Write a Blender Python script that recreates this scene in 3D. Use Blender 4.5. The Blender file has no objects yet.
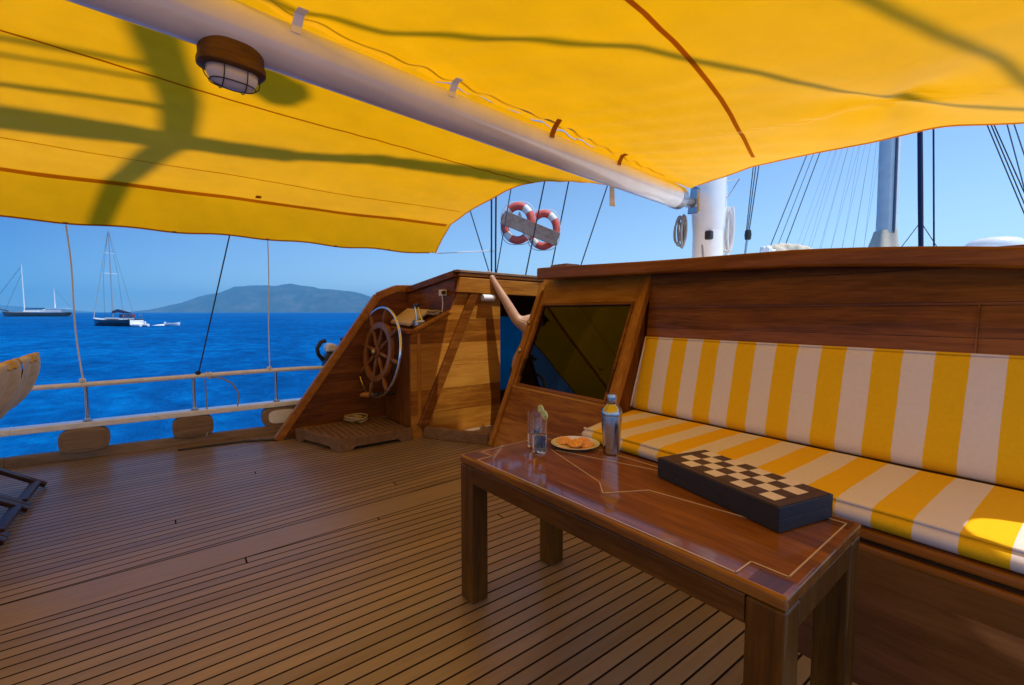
import bpy, bmesh, math, random
from mathutils import Vector, Matrix, noise
random.seed(7)
sc = bpy.context.scene
C = sc.collection
R = math.radians
V = Vector

# ------------------------------------------------------------------ helpers
class MB:
    """collects shapes (world metres) and links them as one mesh object"""
    def __init__(s): s.v=[]; s.f=[]; s.m=[]
    def add(s, vs, fs, mi=0):
        o=len(s.v); s.v+= [V(p) for p in vs]
        s.f+= [tuple(i+o for i in f) for f in fs]; s.m+=[mi]*len(fs); return s
    def box(s, c, d, rot=None, mi=0):
        x,y,z=d[0]/2,d[1]/2,d[2]/2
        vs=[V((a*x,b*y,e*z)) for a in(-1,1) for b in(-1,1) for e in(-1,1)]
        if rot is not None: vs=[rot@p for p in vs]
        vs=[p+V(c) for p in vs]
        return s.add(vs,[(0,1,3,2),(4,6,7,5),(0,4,5,1),(2,3,7,6),(0,2,6,4),(1,5,7,3)],mi)
    def beam(s, a, b, w, h, up=(0,0,1), mi=0):
        a=V(a);b=V(b);d=(b-a);L=d.length;d.normalize();side=d.cross(V(up))
        if side.length<1e-5: side=d.cross(V((1,0,0)))
        side.normalize();u=side.cross(d).normalized()
        m=Matrix((side,d,u)).transposed()
        return s.box((a+b)/2,(w,L,h),m,mi)
    def prism(s, poly, off, mi=0):
        n=len(poly);off=V(off);p=[V(q) for q in poly]
        vs=p+[q+off for q in p]
        fs=[tuple(range(n-1,-1,-1)),tuple(range(n,2*n))]+[(i,(i+1)%n,n+(i+1)%n,n+i) for i in range(n)]
        return s.add(vs,fs,mi)
    def tube(s, pts, r, seg=8, cap=True, mi=0, closed=False):
        pts=[V(p) for p in pts];n=len(pts)
        rs=r if isinstance(r,(list,tuple)) else [r]*n
        rings=[];prev=None
        for i in range(n):
            if closed: d=pts[(i+1)%n]-pts[i-1]
            else: d=pts[min(i+1,n-1)]-pts[max(i-1,0)]
            d.normalize()
            if prev is None:
                a=d.cross(V((0,0,1)))
                if a.length<1e-3:a=d.cross(V((1,0,0)))
            else:
                a=prev-d*prev.dot(d)
                if a.length<1e-5:a=d.cross(V((0,0,1)))
            a.normalize();b=d.cross(a);prev=a
            rings.append([pts[i]+(a*math.cos(2*math.pi*k/seg)+b*math.sin(2*math.pi*k/seg))*rs[i] for k in range(seg)])
        vs=[p for q in rings for p in q];fs=[]
        for i in range(n if closed else n-1):
            j=(i+1)%n
            for k in range(seg):
                fs.append((i*seg+k,i*seg+(k+1)%seg,j*seg+(k+1)%seg,j*seg+k))
        if cap and not closed:
            fs.append(tuple(range(seg-1,-1,-1)));fs.append(tuple((n-1)*seg+k for k in range(seg)))
        return s.add(vs,fs,mi)
    def lathe(s, prof, c=(0,0,0), seg=32, mi=0, axis=None):
        m=Matrix.Identity(3)
        if axis is not None: m=V((0,0,1)).rotation_difference(V(axis)).to_matrix()
        vs=[];c=V(c)
        for r,z in prof:
            for k in range(seg):
                a=2*math.pi*k/seg; vs.append(m@V((r*math.cos(a),r*math.sin(a),z))+c)
        fs=[]
        for i in range(len(prof)-1):
            for k in range(seg):
                fs.append((i*seg+k,i*seg+(k+1)%seg,(i+1)*seg+(k+1)%seg,(i+1)*seg+k))
        if prof[0][0]>1e-6: fs.append(tuple(range(seg-1,-1,-1)))
        if prof[-1][0]>1e-6: fs.append(tuple((len(prof)-1)*seg+k for k in range(seg)))
        return s.add(vs,fs,mi)
    def grid(s, fn, nu, nv, mi=0):
        vs=[fn(i/nu,j/nv) for i in range(nu+1) for j in range(nv+1)]
        fs=[(i*(nv+1)+j,(i+1)*(nv+1)+j,(i+1)*(nv+1)+j+1,i*(nv+1)+j+1) for i in range(nu) for j in range(nv)]
        return s.add(vs,fs,mi)
    def build(s, name, mat, parent=None, bevel=0, smooth=False, seg=2, base=None, angle=40):
        me=bpy.data.meshes.new(name)
        b=V(base) if base is not None else (V(parent['_w']) if parent is not None else V((0,0,0)))
        me.from_pydata([tuple(p-b) for p in s.v],[],s.f)
        mats=mat if isinstance(mat,(list,tuple)) else [mat]
        for m in mats: me.materials.append(m)
        for p,i in zip(me.polygons,s.m): p.material_index=i
        bm=bmesh.new();bm.from_mesh(me)
        bmesh.ops.remove_doubles(bm,verts=bm.verts,dist=1e-6)
        bmesh.ops.recalc_face_normals(bm,faces=bm.faces)
        bm.to_mesh(me);bm.free()
        o=bpy.data.objects.new(name,me);C.objects.link(o)
        if parent is not None:
            o.parent=parent; o['_w']=list(b)
        else:
            o.location=b; o['_w']=list(b)
        if bevel:
            md=o.modifiers.new('Bevel','BEVEL');md.width=bevel;md.segments=seg;md.limit_method='ANGLE';md.angle_limit=R(35)
        if smooth:
            for p in me.polygons:p.use_smooth=True
            if angle<180: me.set_sharp_from_angle(angle=R(angle))
        return o

def tag(o,label=None,cat=None,group=None,kind=None):
    if label:o['label']=label
    if cat:o['category']=cat
    if group:o['group']=group
    if kind:o['kind']=kind
    return o
def thing(name,label,cat,loc,group=None):
    o=bpy.data.objects.new(name,None);C.objects.link(o);o.location=loc;o['_w']=list(loc)
    o.empty_display_size=.1
    return tag(o,label,cat,group)
def copy_tree(o,parent=None):
    c=o.copy();C.objects.link(c)
    if parent is not None:c.parent=parent
    for ch in [k for k in bpy.data.objects if k.parent==o]:copy_tree(ch,c)
    return c
def lerp(a,b,t):return a+(b-a)*t
def interp(pts,x):
    if x<=pts[0][0]:return pts[0][1]
    for (a,b),(c,d) in zip(pts[:-1],pts[1:]):
        if x<=c:return b+(d-b)*(x-a)/(c-a)
    return pts[-1][1]
def smooth_interp(pts,x):
    # Catmull-Rom in a non-uniform table
    n=len(pts)
    if x<=pts[0][0]:return pts[0][1]
    if x>=pts[-1][0]:return pts[-1][1]
    for i in range(n-1):
        if x<=pts[i+1][0]:
            x0,y0=pts[i];x1,y1=pts[i+1];h=x1-x0;t=(x-x0)/h
            m0=(y1-pts[i-1][1])/(x1-pts[i-1][0]) if i>0 else (y1-y0)/h
            m1=(pts[i+2][1]-y0)/(pts[i+2][0]-x0) if i<n-2 else (y1-y0)/h
            return (2*t**3-3*t*t+1)*y0+(t**3-2*t*t+t)*h*m0+(-2*t**3+3*t*t)*y1+(t**3-t*t)*h*m1

# ------------------------------------------------------------------ materials
def newmat(name):
    m=bpy.data.materials.new(name);m.use_nodes=True
    nt=m.node_tree;b=nt.nodes['Principled BSDF'];return m,nt,b
def N(nt,t,**k):
    n=nt.nodes.new(t)
    for a,v in k.items():setattr(n,a,v)
    return n
def L(nt,a,b):nt.links.new(a,b)
def ramp(nt,fac,stops,interp='LINEAR'):
    r=N(nt,'ShaderNodeValToRGB');r.color_ramp.interpolation=interp
    e=r.color_ramp.elements
    while len(e)<len(stops):e.new(.5)
    for q,(p,c) in zip(e,stops):q.position=p;q.color=(*c,1) if len(c)==3 else c
    L(nt,fac,r.inputs[0]);return r
def mathn(nt,op,a,b=None,c=None):
    n=N(nt,'ShaderNodeMath',operation=op)
    for i,x in enumerate((a,b,c)):
        if x is None:continue
        if isinstance(x,(int,float)):n.inputs[i].default_value=x
        else:L(nt,x,n.inputs[i])
    return n.outputs[0]
def objcoord(nt,scale=(1,1,1),rot=(0,0,0)):
    t=N(nt,'ShaderNodeTexCoord');m=N(nt,'ShaderNodeMapping')
    m.inputs['Scale'].default_value=scale;m.inputs['Rotation'].default_value=rot
    L(nt,t.outputs['Object'],m.inputs[0]);return m.outputs[0]
def noisen(nt,vec,scale,detail=4,rough=.55,dist=0):
    n=N(nt,'ShaderNodeTexNoise');n.inputs['Scale'].default_value=scale;n.inputs['Detail'].default_value=detail
    n.inputs['Roughness'].default_value=rough;n.inputs['Distortion'].default_value=dist
    L(nt,vec,n.inputs['Vector']);return n.outputs['Fac']
def bump(nt,b,h,strength=.2,dist=.01):
    n=N(nt,'ShaderNodeBump');n.inputs['Strength'].default_value=strength;n.inputs['Distance'].default_value=dist
    L(nt,h,n.inputs['Height']);L(nt,n.outputs[0],b.inputs['Normal'])

def wood(name,dark,mid,light,axis='x',rough=.36,coat=.10,board=0,baxis='z'):
    m,nt,b=newmat(name)
    sc_={'x':(1.2,14,14),'y':(14,1.2,14),'z':(14,14,1.2)}[axis]
    co=objcoord(nt,sc_)
    n1=noisen(nt,co,1.6,6,.6,.6)
    n2=noisen(nt,objcoord(nt,tuple(k*3.2 for k in sc_)),2.2,4,.6,.2)
    n3=noisen(nt,objcoord(nt,tuple(k*(9 if k>5 else 4) for k in sc_)),2.0,3,.6,.1)
    f=mathn(nt,'ADD',mathn(nt,'MULTIPLY',n1,.55),mathn(nt,'ADD',mathn(nt,'MULTIPLY',n2,.27),mathn(nt,'MULTIPLY',n3,.18)))
    big=noisen(nt,objcoord(nt),1.3,2)
    f=mathn(nt,'ADD',f,mathn(nt,'MULTIPLY',mathn(nt,'SUBTRACT',big,.5),.35))
    if board:   # planks of the panel, each with its own tone, and a fine joint
        t=N(nt,'ShaderNodeTexCoord');sx=N(nt,'ShaderNodeSeparateXYZ');L(nt,t.outputs['Object'],sx.inputs[0])
        u=mathn(nt,'DIVIDE',sx.outputs['XYZ'.index(baxis.upper())],board)
        wn=N(nt,'ShaderNodeTexWhiteNoise',noise_dimensions='1D');L(nt,mathn(nt,'FLOOR',u),wn.inputs['W'])
        f=mathn(nt,'ADD',f,mathn(nt,'MULTIPLY',mathn(nt,'SUBTRACT',wn.outputs['Value'],.5),.3))
    r=ramp(nt,f,[(.33,dark),(.5,mid),(.68,light)])
    col=r.outputs[0]
    if board:
        fr=mathn(nt,'FRACT',u)
        d=mathn(nt,'MINIMUM',fr,mathn(nt,'SUBTRACT',1.0,fr))
        k=mathn(nt,'GREATER_THAN',mathn(nt,'MULTIPLY',d,board),.0012)
        mx=N(nt,'ShaderNodeMix',data_type='RGBA');L(nt,k,mx.inputs[0]);mx.inputs[6].default_value=(*[c*.3 for c in dark],1);L(nt,col,mx.inputs[7]);col=mx.outputs[2]
    L(nt,col,b.inputs['Base Color'])
    rr=mathn(nt,'ADD',rough-.06,mathn(nt,'MULTIPLY',noisen(nt,objcoord(nt),9,3),.14));L(nt,rr,b.inputs['Roughness'])
    b.inputs['Coat Weight'].default_value=coat;b.inputs['Coat Roughness'].default_value=.05;b.inputs['Specular IOR Level'].default_value=.16
    bump(nt,b,n1,.06,.004);return m
def plain(name,col,rough=.5,metal=0,var=.12,scale=20,bumps=.08,coat=0,spec=.5):
    m,nt,b=newmat(name)
    f=noisen(nt,objcoord(nt),scale,4)
    r=ramp(nt,f,[(.3,[c*(1-var) for c in col]),(.7,[min(1,c*(1+var)) for c in col])])
    L(nt,r.outputs[0],b.inputs['Base Color']);b.inputs['Metallic'].default_value=metal
    b.inputs['Roughness'].default_value=rough;b.inputs['Coat Weight'].default_value=coat
    b.inputs['Specular IOR Level'].default_value=spec
    if bumps:bump(nt,b,f,bumps,.003)
    return m
def ropemat(name,col):
    m,nt,b=newmat(name)
    w=N(nt,'ShaderNodeTexWave',wave_type='BANDS',bands_direction='DIAGONAL');w.inputs['Scale'].default_value=40;w.inputs['Distortion'].default_value=1
    L(nt,objcoord(nt),w.inputs['Vector'])
    r=ramp(nt,w.outputs['Fac'],[(0,[c*.65 for c in col]),(1,col)]);L(nt,r.outputs[0],b.inputs['Base Color'])
    b.inputs['Roughness'].default_value=.85;bump(nt,b,w.outputs['Fac'],.4,.003);return m

MAH=((.052,.014,.0015),(.155,.046,.005),(.29,.098,.014))
TEK=((.20,.062,.006),(.36,.140,.016),(.50,.225,.034))
w_cap=wood('red varnished mahogany',(.11,.033,.002),(.22,.073,.006),(.34,.125,.013),'x')
w_mahx=wood('mahogany boards along',*MAH,'x',board=.145)
w_mahz=wood('mahogany upright',*MAH,'z')
w_mahy=wood('mahogany fore aft',*MAH,'y')
w_tekx=wood('golden teak along',*TEK,'x')
w_tekz=wood('golden teak upright',*TEK,'z')
w_whl=wood('worn wheel teak',(.10,.032,.006),(.20,.075,.016),(.30,.125,.03),'z')
w_lamp=wood('dull lamp teak',(.06,.024,.004),(.12,.052,.010),(.18,.085,.018),'y',rough=.5)
w_teky=wood('golden teak fore aft',*TEK,'y')
w_tekby=wood('golden teak boards fore aft',*TEK,'y',board=.21)
w_tekbx=wood('golden teak boards athwart',*TEK,'x',board=.24,coat=.0,rough=.45)
TBL=((.07,.020,.002),(.20,.064,.005),(.35,.130,.014))
w_tabx=wood('table top gloss wood',*TBL,'x',rough=.4,coat=.8)
w_tabz=wood('table leg wood',(.042,.014,.0015),(.105,.038,.004),(.18,.072,.011),'z',rough=.36,coat=.3)
w_aprx=wood('table apron wood',(.042,.014,.002),(.105,.038,.005),(.17,.066,.011),'x',rough=.36,coat=.25)
w_corner=wood('dark corner square',(.07,.02,.004),(.11,.034,.006),(.16,.055,.010),'y',rough=.25,coat=.4)
w_dark=wood('dark stained chair wood',(.02,.007,.004),(.045,.014,.008),(.07,.024,.012),'y',rough=.3)
w_grey=wood('weathered teak',(.16,.10,.06),(.26,.17,.105),(.36,.25,.16),'y',rough=.6,coat=0)
w_step=wood('plain teak step',(.12,.06,.025),(.19,.10,.045),(.26,.15,.07),'x',rough=.5,coat=.05)
w_inside=wood('dark interior panelling',(.03,.012,.006),(.06,.022,.01),(.09,.035,.015),'x',rough=.6,coat=0)  # dark brown wood for the inside walls and lining
steel=plain('polished stainless',(.62,.63,.65),.16,1,.04,30,.02)
steel_b=plain('brushed stainless',(.5,.51,.53),.3,1,.06,60,.03)
shk=plain('satin shaker steel',(.50,.49,.48),.24,1,.04,40,.03)
brass=plain('tarnished brass',(.5,.33,.12),.3,1,.15)
railpaint=plain('off white weathered rail paint',(.88,.87,.86),.28,0,.10,14,.1,.6)
white=plain('white gelcoat',(.86,.86,.85),.3,0,.05,8,.02,.3)
mastwhite=plain('white mast paint',(.84,.86,.88),.28,0,.06,5,.03,.8,.7)
boompaint=plain('white boom paint',(.86,.87,.88),.3,0,.08,4,.03,1.,.8)
black=plain('black plastic',(.018,.018,.02),.4)
blackleather=plain('black leatherette',(.012,.012,.016),.45,0,.2,60,.2)
navy=plain('navy canvas',(.012,.02,.07),.8)
navyhull=plain('navy hull paint',(.008,.012,.035),.2,0,.1,3,0,.5)
hullwhite=plain('boat hull white paint',(.7,.7,.68),.35)
cream=plain('cream canvas',(.70,.60,.45),.9,0,.12,25,.2)
beige=plain('beige vinyl cover',(.62,.47,.30),.6,0,.08,16,.1)
skin=plain('tanned skin',(.52,.31,.20),.5,0,.1,18,.05)
hair=plain('dark hair',(.03,.018,.01),.7)
shorts=plain('dark blue shorts',(.02,.05,.14),.85)
rope_w=ropemat('white rope',(.92,.92,.91))
rope_d=ropemat('dark rope',(.03,.04,.07))
rope_t=ropemat('tan rope',(.45,.33,.17))
rope_g=ropemat('grey rope',(.35,.36,.38))
wire=plain('steel wire',(.10,.12,.16),.4,.6)
ring_red=plain('faded red lifebuoy',(.66,.10,.07),.6)
ring_white=plain('white lifebuoy band',(.8,.78,.76),.6)
board_grey=wood('weathered grey board',(.16,.11,.09),(.27,.20,.17),(.38,.30,.26),'x',rough=.8,coat=0)
porcelain=plain('white porcelain',(.82,.82,.8),.15,0,.02,10,0,.5)
orange_flesh=plain('orange flesh',(.85,.33,.02),.35,0,.25,90,.2)
orange_rind=plain('orange rind',(.8,.27,.01),.5)
lime=plain('lime slice',(.60,.68,.30),.4,0,.2,80,.1)
whitesq=plain('pale board square',(.74,.66,.63),.4,0,.06,50,.05)
brownsq=plain('dark board square',(.06,.026,.018),.4,0,.15,50,.05)
brownleather=plain('dark brown board frame',(.05,.02,.016),.42,0,.12,60,.1)
inlay_m=plain('pale wood inlay line',(.60,.42,.22),.3,0,.1,30,0,.6)
mooring=plain('white plastic tube',(.75,.8,.85),.4)
curtain_m=plain('yellow brown curtain',(.30,.20,.06),.9,0,.2,10,.2)

def glassmat(name,col=(1,1,1),rough=0,ior=1.45):
    m,nt,b=newmat(name);b.inputs['Base Color'].default_value=(*col,1);b.inputs['Roughness'].default_value=rough
    b.inputs['IOR'].default_value=ior;b.inputs['Transmission Weight'].default_value=1;return m
clearglass=glassmat('clear drinking glass',(.98,.99,1))
frost=plain('frosted lamp glass',(.70,.70,.72),.35,0,.04,12,.05,.4)
def pane(name,tint,refl=.9,trans=.35):
    m=bpy.data.materials.new(name);m.use_nodes=True;nt=m.node_tree;nt.nodes.clear()
    o=N(nt,'ShaderNodeOutputMaterial');tr=N(nt,'ShaderNodeBsdfTransparent');tr.inputs[0].default_value=(*tint,1)
    g=N(nt,'ShaderNodeBsdfGlossy');g.inputs['Roughness'].default_value=.02;g.inputs[0].default_value=(refl,refl,refl,1)
    fr=N(nt,'ShaderNodeFresnel');fr.inputs[0].default_value=1.36
    # very slight waviness of old toughened panes
    b=N(nt,'ShaderNodeBump');b.inputs['Strength'].default_value=.02;L(nt,noisen(nt,objcoord(nt),5,2),b.inputs['Height']);L(nt,b.outputs[0],g.inputs['Normal'])
    mx=N(nt,'ShaderNodeMixShader');L(nt,fr.outputs[0],mx.inputs[0]);L(nt,tr.outputs[0],mx.inputs[1]);L(nt,g.outputs[0],mx.inputs[2])
    L(nt,mx.outputs[0],o.inputs[0]);return m
darkpane=pane('dark tinted pane',(.22,.21,.19))
# awning canvas: a thin translucent woven cloth
def canvas(name,dif,trl,mixf=.72,fwd_=None,sheen=0):
    m=bpy.data.materials.new(name);m.use_nodes=True;nt=m.node_tree;nt.nodes.clear()
    o=N(nt,'ShaderNodeOutputMaterial')
    d=N(nt,'ShaderNodeBsdfDiffuse');t=N(nt,'ShaderNodeBsdfTranslucent')
    n=noisen(nt,objcoord(nt),1.7,5,.6);n2=noisen(nt,objcoord(nt,(1,1,1)),7,5,.65)
    f=mathn(nt,'ADD',mathn(nt,'MULTIPLY',n,.6),mathn(nt,'MULTIPLY',n2,.4))
    r1=ramp(nt,f,[(.3,[c*.84 for c in trl]),(.7,[min(1,c*1.10) for c in trl])])
    L(nt,r1.outputs[0],t.inputs[0]);d.inputs[0].default_value=(*dif,1)
    w=N(nt,'ShaderNodeTexNoise');w.inputs['Scale'].default_value=400;L(nt,objcoord(nt),w.inputs['Vector'])
    b=N(nt,'ShaderNodeBump');b.inputs['Strength'].default_value=.12;b.inputs['Distance'].default_value=.002;L(nt,w.outputs['Fac'],b.inputs['Height'])
    L(nt,b.outputs[0],d.inputs['Normal']);L(nt,b.outputs[0],t.inputs['Normal'])
    mx=N(nt,'ShaderNodeMixShader');mx.inputs[0].default_value=mixf
    L(nt,d.outputs[0],mx.inputs[1]);L(nt,t.outputs[0],mx.inputs[2])
    last=mx.outputs[0]
    if fwd_:
        rf=N(nt,'ShaderNodeBsdfRefraction');rf.inputs['Color'].default_value=(*fwd_,1);rf.inputs['Roughness'].default_value=.85;rf.inputs['IOR'].default_value=1.3
        m2=N(nt,'ShaderNodeMixShader');m2.inputs[0].default_value=.25;L(nt,last,m2.inputs[1]);L(nt,rf.outputs[0],m2.inputs[2]);last=m2.outputs[0]
    if sheen:
        gg=N(nt,'ShaderNodeBsdfGlossy');gg.inputs['Roughness'].default_value=.5;gg.inputs[0].default_value=(1,.93,.75,1)
        lw=N(nt,'ShaderNodeLayerWeight');lw.inputs[0].default_value=.5
        m3=N(nt,'ShaderNodeMixShader');L(nt,mathn(nt,'MULTIPLY',mathn(nt,'POWER',lw.outputs['Facing'],3.),sheen),m3.inputs[0])
        L(nt,last,m3.inputs[1]);L(nt,gg.outputs[0],m3.inputs[2]);last=m3.outputs[0]
    L(nt,last,o.inputs[0]);return m
sea_sheet_m=canvas('translucent blue sea sheet',(.005,.24,.34),(.006,.40,.52))

yellow=canvas('yellow awning canvas',(.88,.55,.05),(.90,.395,.0005),.66,None,.16)
yhem=canvas('doubled awning hem',(.66,.36,.01),(.62,.27,.001))
seam_m=canvas('orange awning webbing',(.62,.27,.02),(.52,.17,.002),.6)

# striped cushion cloth: stripes are woven into the fabric
def stripes(name,axis=0,x0=0,per=.2104):
    m,nt,b=newmat(name)
    t=N(nt,'ShaderNodeTexCoord');s=N(nt,'ShaderNodeSeparateXYZ');L(nt,t.outputs['Object'],s.inputs[0])
    wob=mathn(nt,'MULTIPLY',mathn(nt,'SUBTRACT',noisen(nt,objcoord(nt),3,2),.5),.012)
    u=mathn(nt,'FRACT',mathn(nt,'DIVIDE',mathn(nt,'SUBTRACT',mathn(nt,'ADD',s.outputs[axis],wob),x0),per))
    k=mathn(nt,'GREATER_THAN',u,.5)
    n=noisen(nt,objcoord(nt),60,4)
    y=ramp(nt,n,[(.3,(.80,.47,.006)),(.7,(.85,.51,.009))]);w=ramp(nt,n,[(.3,(.72,.65,.64)),(.7,(.76,.69,.68))])
    mx=N(nt,'ShaderNodeMix',data_type='RGBA');L(nt,k,mx.inputs[0]);L(nt,y.outputs[0],mx.inputs[6]);L(nt,w.outputs[0],mx.inputs[7])
    L(nt,mx.outputs[2],b.inputs['Base Color']);b.inputs['Roughness'].default_value=.85;b.inputs['Specular IOR Level'].default_value=.2
    n2=noisen(nt,objcoord(nt),5,4)
    wv=noisen(nt,objcoord(nt),350,2)
    bump(nt,b,mathn(nt,'ADD',mathn(nt,'MULTIPLY',n2,.6),mathn(nt,'MULTIPLY',wv,.05)),.30,.012);return m

# teak deck: sprung planks nibbed into a wide king plank
def deckmat():
    m,nt,b=newmat('laid teak deck')
    t=N(nt,'ShaderNodeTexCoord');s=N(nt,'ShaderNodeSeparateXYZ');L(nt,t.outputs['Object'],s.inputs[0])
    X,Y=s.outputs[0],s.outputs[1]
    W=.0556
    # king plank edges (metres)
    kc=mathn(nt,'ADD',-2.433,mathn(nt,'MULTIPLY',Y,-.048))
    dk=mathn(nt,'SUBTRACT',X,kc)
    inner=mathn(nt,'LESS_THAN',mathn(nt,'ABSOLUTE',dk),.104)
    port=mathn(nt,'LESS_THAN',dk,0.)
    curve=mathn(nt,'MULTIPLY',mathn(nt,'MULTIPLY',Y,Y),.004)
    up=mathn(nt,'ADD',mathn(nt,'ADD',X,mathn(nt,'MULTIPLY',Y,.076)),curve)
    us=mathn(nt,'ADD',mathn(nt,'SUBTRACT',X,mathn(nt,'MULTIPLY',Y,-.014)),mathn(nt,'MULTIPLY',curve,-1.))
    mu=N(nt,'ShaderNodeMix',data_type='FLOAT');L(nt,port,mu.inputs[0]);L(nt,us,mu.inputs[2]);L(nt,up,mu.inputs[3])
    u=mathn(nt,'DIVIDE',mu.outputs[0],W)
    fl=mathn(nt,'FLOOR',u);fr=mathn(nt,'FRACT',u)
    e=mathn(nt,'MULTIPLY',mathn(nt,'MINIMUM',fr,mathn(nt,'SUBTRACT',1.,fr)),W)
    # butt joints, staggered per plank
    wn0=N(nt,'ShaderNodeTexWhiteNoise',noise_dimensions='1D');L(nt,fl,wn0.inputs['W'])
    yy=mathn(nt,'DIVIDE',mathn(nt,'ADD',Y,mathn(nt,'MULTIPLY',wn0.outputs['Value'],19.)),14.)
    fy=mathn(nt,'FRACT',yy);by=mathn(nt,'MULTIPLY',mathn(nt,'MINIMUM',fy,mathn(nt,'SUBTRACT',1.,fy)),14.)
    e2=mathn(nt,'MINIMUM',e,by)
    kd=mathn(nt,'ABSOLUTE',mathn(nt,'SUBTRACT',mathn(nt,'ABSOLUTE',dk),.104))
    ek=mathn(nt,'MINIMUM',kd,1.)
    me=N(nt,'ShaderNodeMix',data_type='FLOAT');L(nt,inner,me.inputs[0]);L(nt,mathn(nt,'MINIMUM',e2,kd),me.inputs[2]);L(nt,ek,me.inputs[3])
    caulk=N(nt,'ShaderNodeMapRange');L(nt,me.outputs[0],caulk.inputs[0]);caulk.inputs[1].default_value=.0029;caulk.inputs[2].default_value=.0043
    # plank tones
    wv=N(nt,'ShaderNodeTexWhiteNoise',noise_dimensions='2D')
    cb=N(nt,'ShaderNodeCombineXYZ');L(nt,fl,cb.inputs[0]);L(nt,mathn(nt,'FLOOR',yy),cb.inputs[1]);L(nt,cb.outputs[0],wv.inputs['Vector'])
    mt=N(nt,'ShaderNodeMix',data_type='FLOAT');L(nt,inner,mt.inputs[0]);L(nt,wv.outputs['Value'],mt.inputs[2]);mt.inputs[3].default_value=.8
    g=noisen(nt,objcoord(nt,(40,2.2,1)),1.,5,.65,.3)
    big=noisen(nt,objcoord(nt,(1.6,.6,1)),1.3,5,.65)
    st=noisen(nt,objcoord(nt),9,5,.7)
    f=mathn(nt,'ADD',mathn(nt,'ADD',.03,mathn(nt,'MULTIPLY',mt.outputs[0],.24)),mathn(nt,'MULTIPLY',g,.36))
    fg=noisen(nt,objcoord(nt,(120,5,1)),1.,4,.7)
    f=mathn(nt,'ADD',f,mathn(nt,'ADD',mathn(nt,'MULTIPLY',big,.2),mathn(nt,'ADD',mathn(nt,'MULTIPLY',st,.12),mathn(nt,'MULTIPLY',mathn(nt,'SUBTRACT',fg,.5),.35))))
    r=ramp(nt,f,[(.25,(.150,.096,.052)),(.5,(.255,.170,.096)),(.75,(.39,.275,.165))])
    mx=N(nt,'ShaderNodeMix',data_type='RGBA');L(nt,caulk.outputs[0],mx.inputs[0]);gy=N(nt,'ShaderNodeMix',data_type='RGBA');L(nt,mathn(nt,'MULTIPLY',mathn(nt,'MAXIMUM',mathn(nt,'SUBTRACT',noisen(nt,objcoord(nt,(6,.8,1)),1.,5,.7),.42),0.),2.2),gy.inputs[0]);L(nt,r.outputs[0],gy.inputs[6]);gy.inputs[7].default_value=(.235,.195,.165,1)
    mx.inputs[6].default_value=(.022,.013,.009,1);L(nt,gy.outputs[2],mx.inputs[7])
    L(nt,mx.outputs[2],b.inputs['Base Color'])
    L(nt,mathn(nt,'ADD',.30,mathn(nt,'MULTIPLY',st,.3)),b.inputs['Roughness'])
    b.inputs['Specular IOR Level'].default_value=.7
    L(nt,mathn(nt,'MULTIPLY',caulk.outputs[0],.45),b.inputs['Coat Weight']);b.inputs['Coat Roughness'].default_value=.28;L(nt,mathn(nt,'MULTIPLY',caulk.outputs[0],.7),b.inputs['Specular IOR Level'])
    fine=noisen(nt,objcoord(nt,(160,14,1)),1.,3,.7)
    h=mathn(nt,'ADD',mathn(nt,'MULTIPLY',caulk.outputs[0],1.2),mathn(nt,'ADD',mathn(nt,'MULTIPLY',g,.3),mathn(nt,'MULTIPLY',fine,.35)));bump(nt,b,h,.5,.003)
    return m
deck_m=deckmat()
def grating_mat():
    m,nt,b=newmat('teak grating slats')
    t=N(nt,'ShaderNodeTexCoord');s=N(nt,'ShaderNodeSeparateXYZ');L(nt,t.outputs['Object'],s.inputs[0])
    k=1/.05
    a=mathn(nt,'ABSOLUTE',mathn(nt,'SUBTRACT',mathn(nt,'FRACT',mathn(nt,'MULTIPLY',s.outputs[0],k)),.5))
    c=mathn(nt,'ABSOLUTE',mathn(nt,'SUBTRACT',mathn(nt,'FRACT',mathn(nt,'MULTIPLY',s.outputs[1],k)),.5))
    h=mathn(nt,'MAXIMUM',a,c);hole=mathn(nt,'GREATER_THAN',h,.26)
    n=noisen(nt,objcoord(nt,(3,20,3)),2,4)
    r=ramp(nt,n,[(.3,(.13,.07,.03)),(.7,(.26,.15,.07))])
    mx=N(nt,'ShaderNodeMix',data_type='RGBA');L(nt,hole,mx.inputs[0]);mx.inputs[6].default_value=(.03,.015,.008,1);L(nt,r.outputs[0],mx.inputs[7])
    L(nt,mx.outputs[2],b.inputs['Base Color']);b.inputs['Roughness'].default_value=.6;bump(nt,b,hole,.8,.01);return m
grating=grating_mat()

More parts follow.
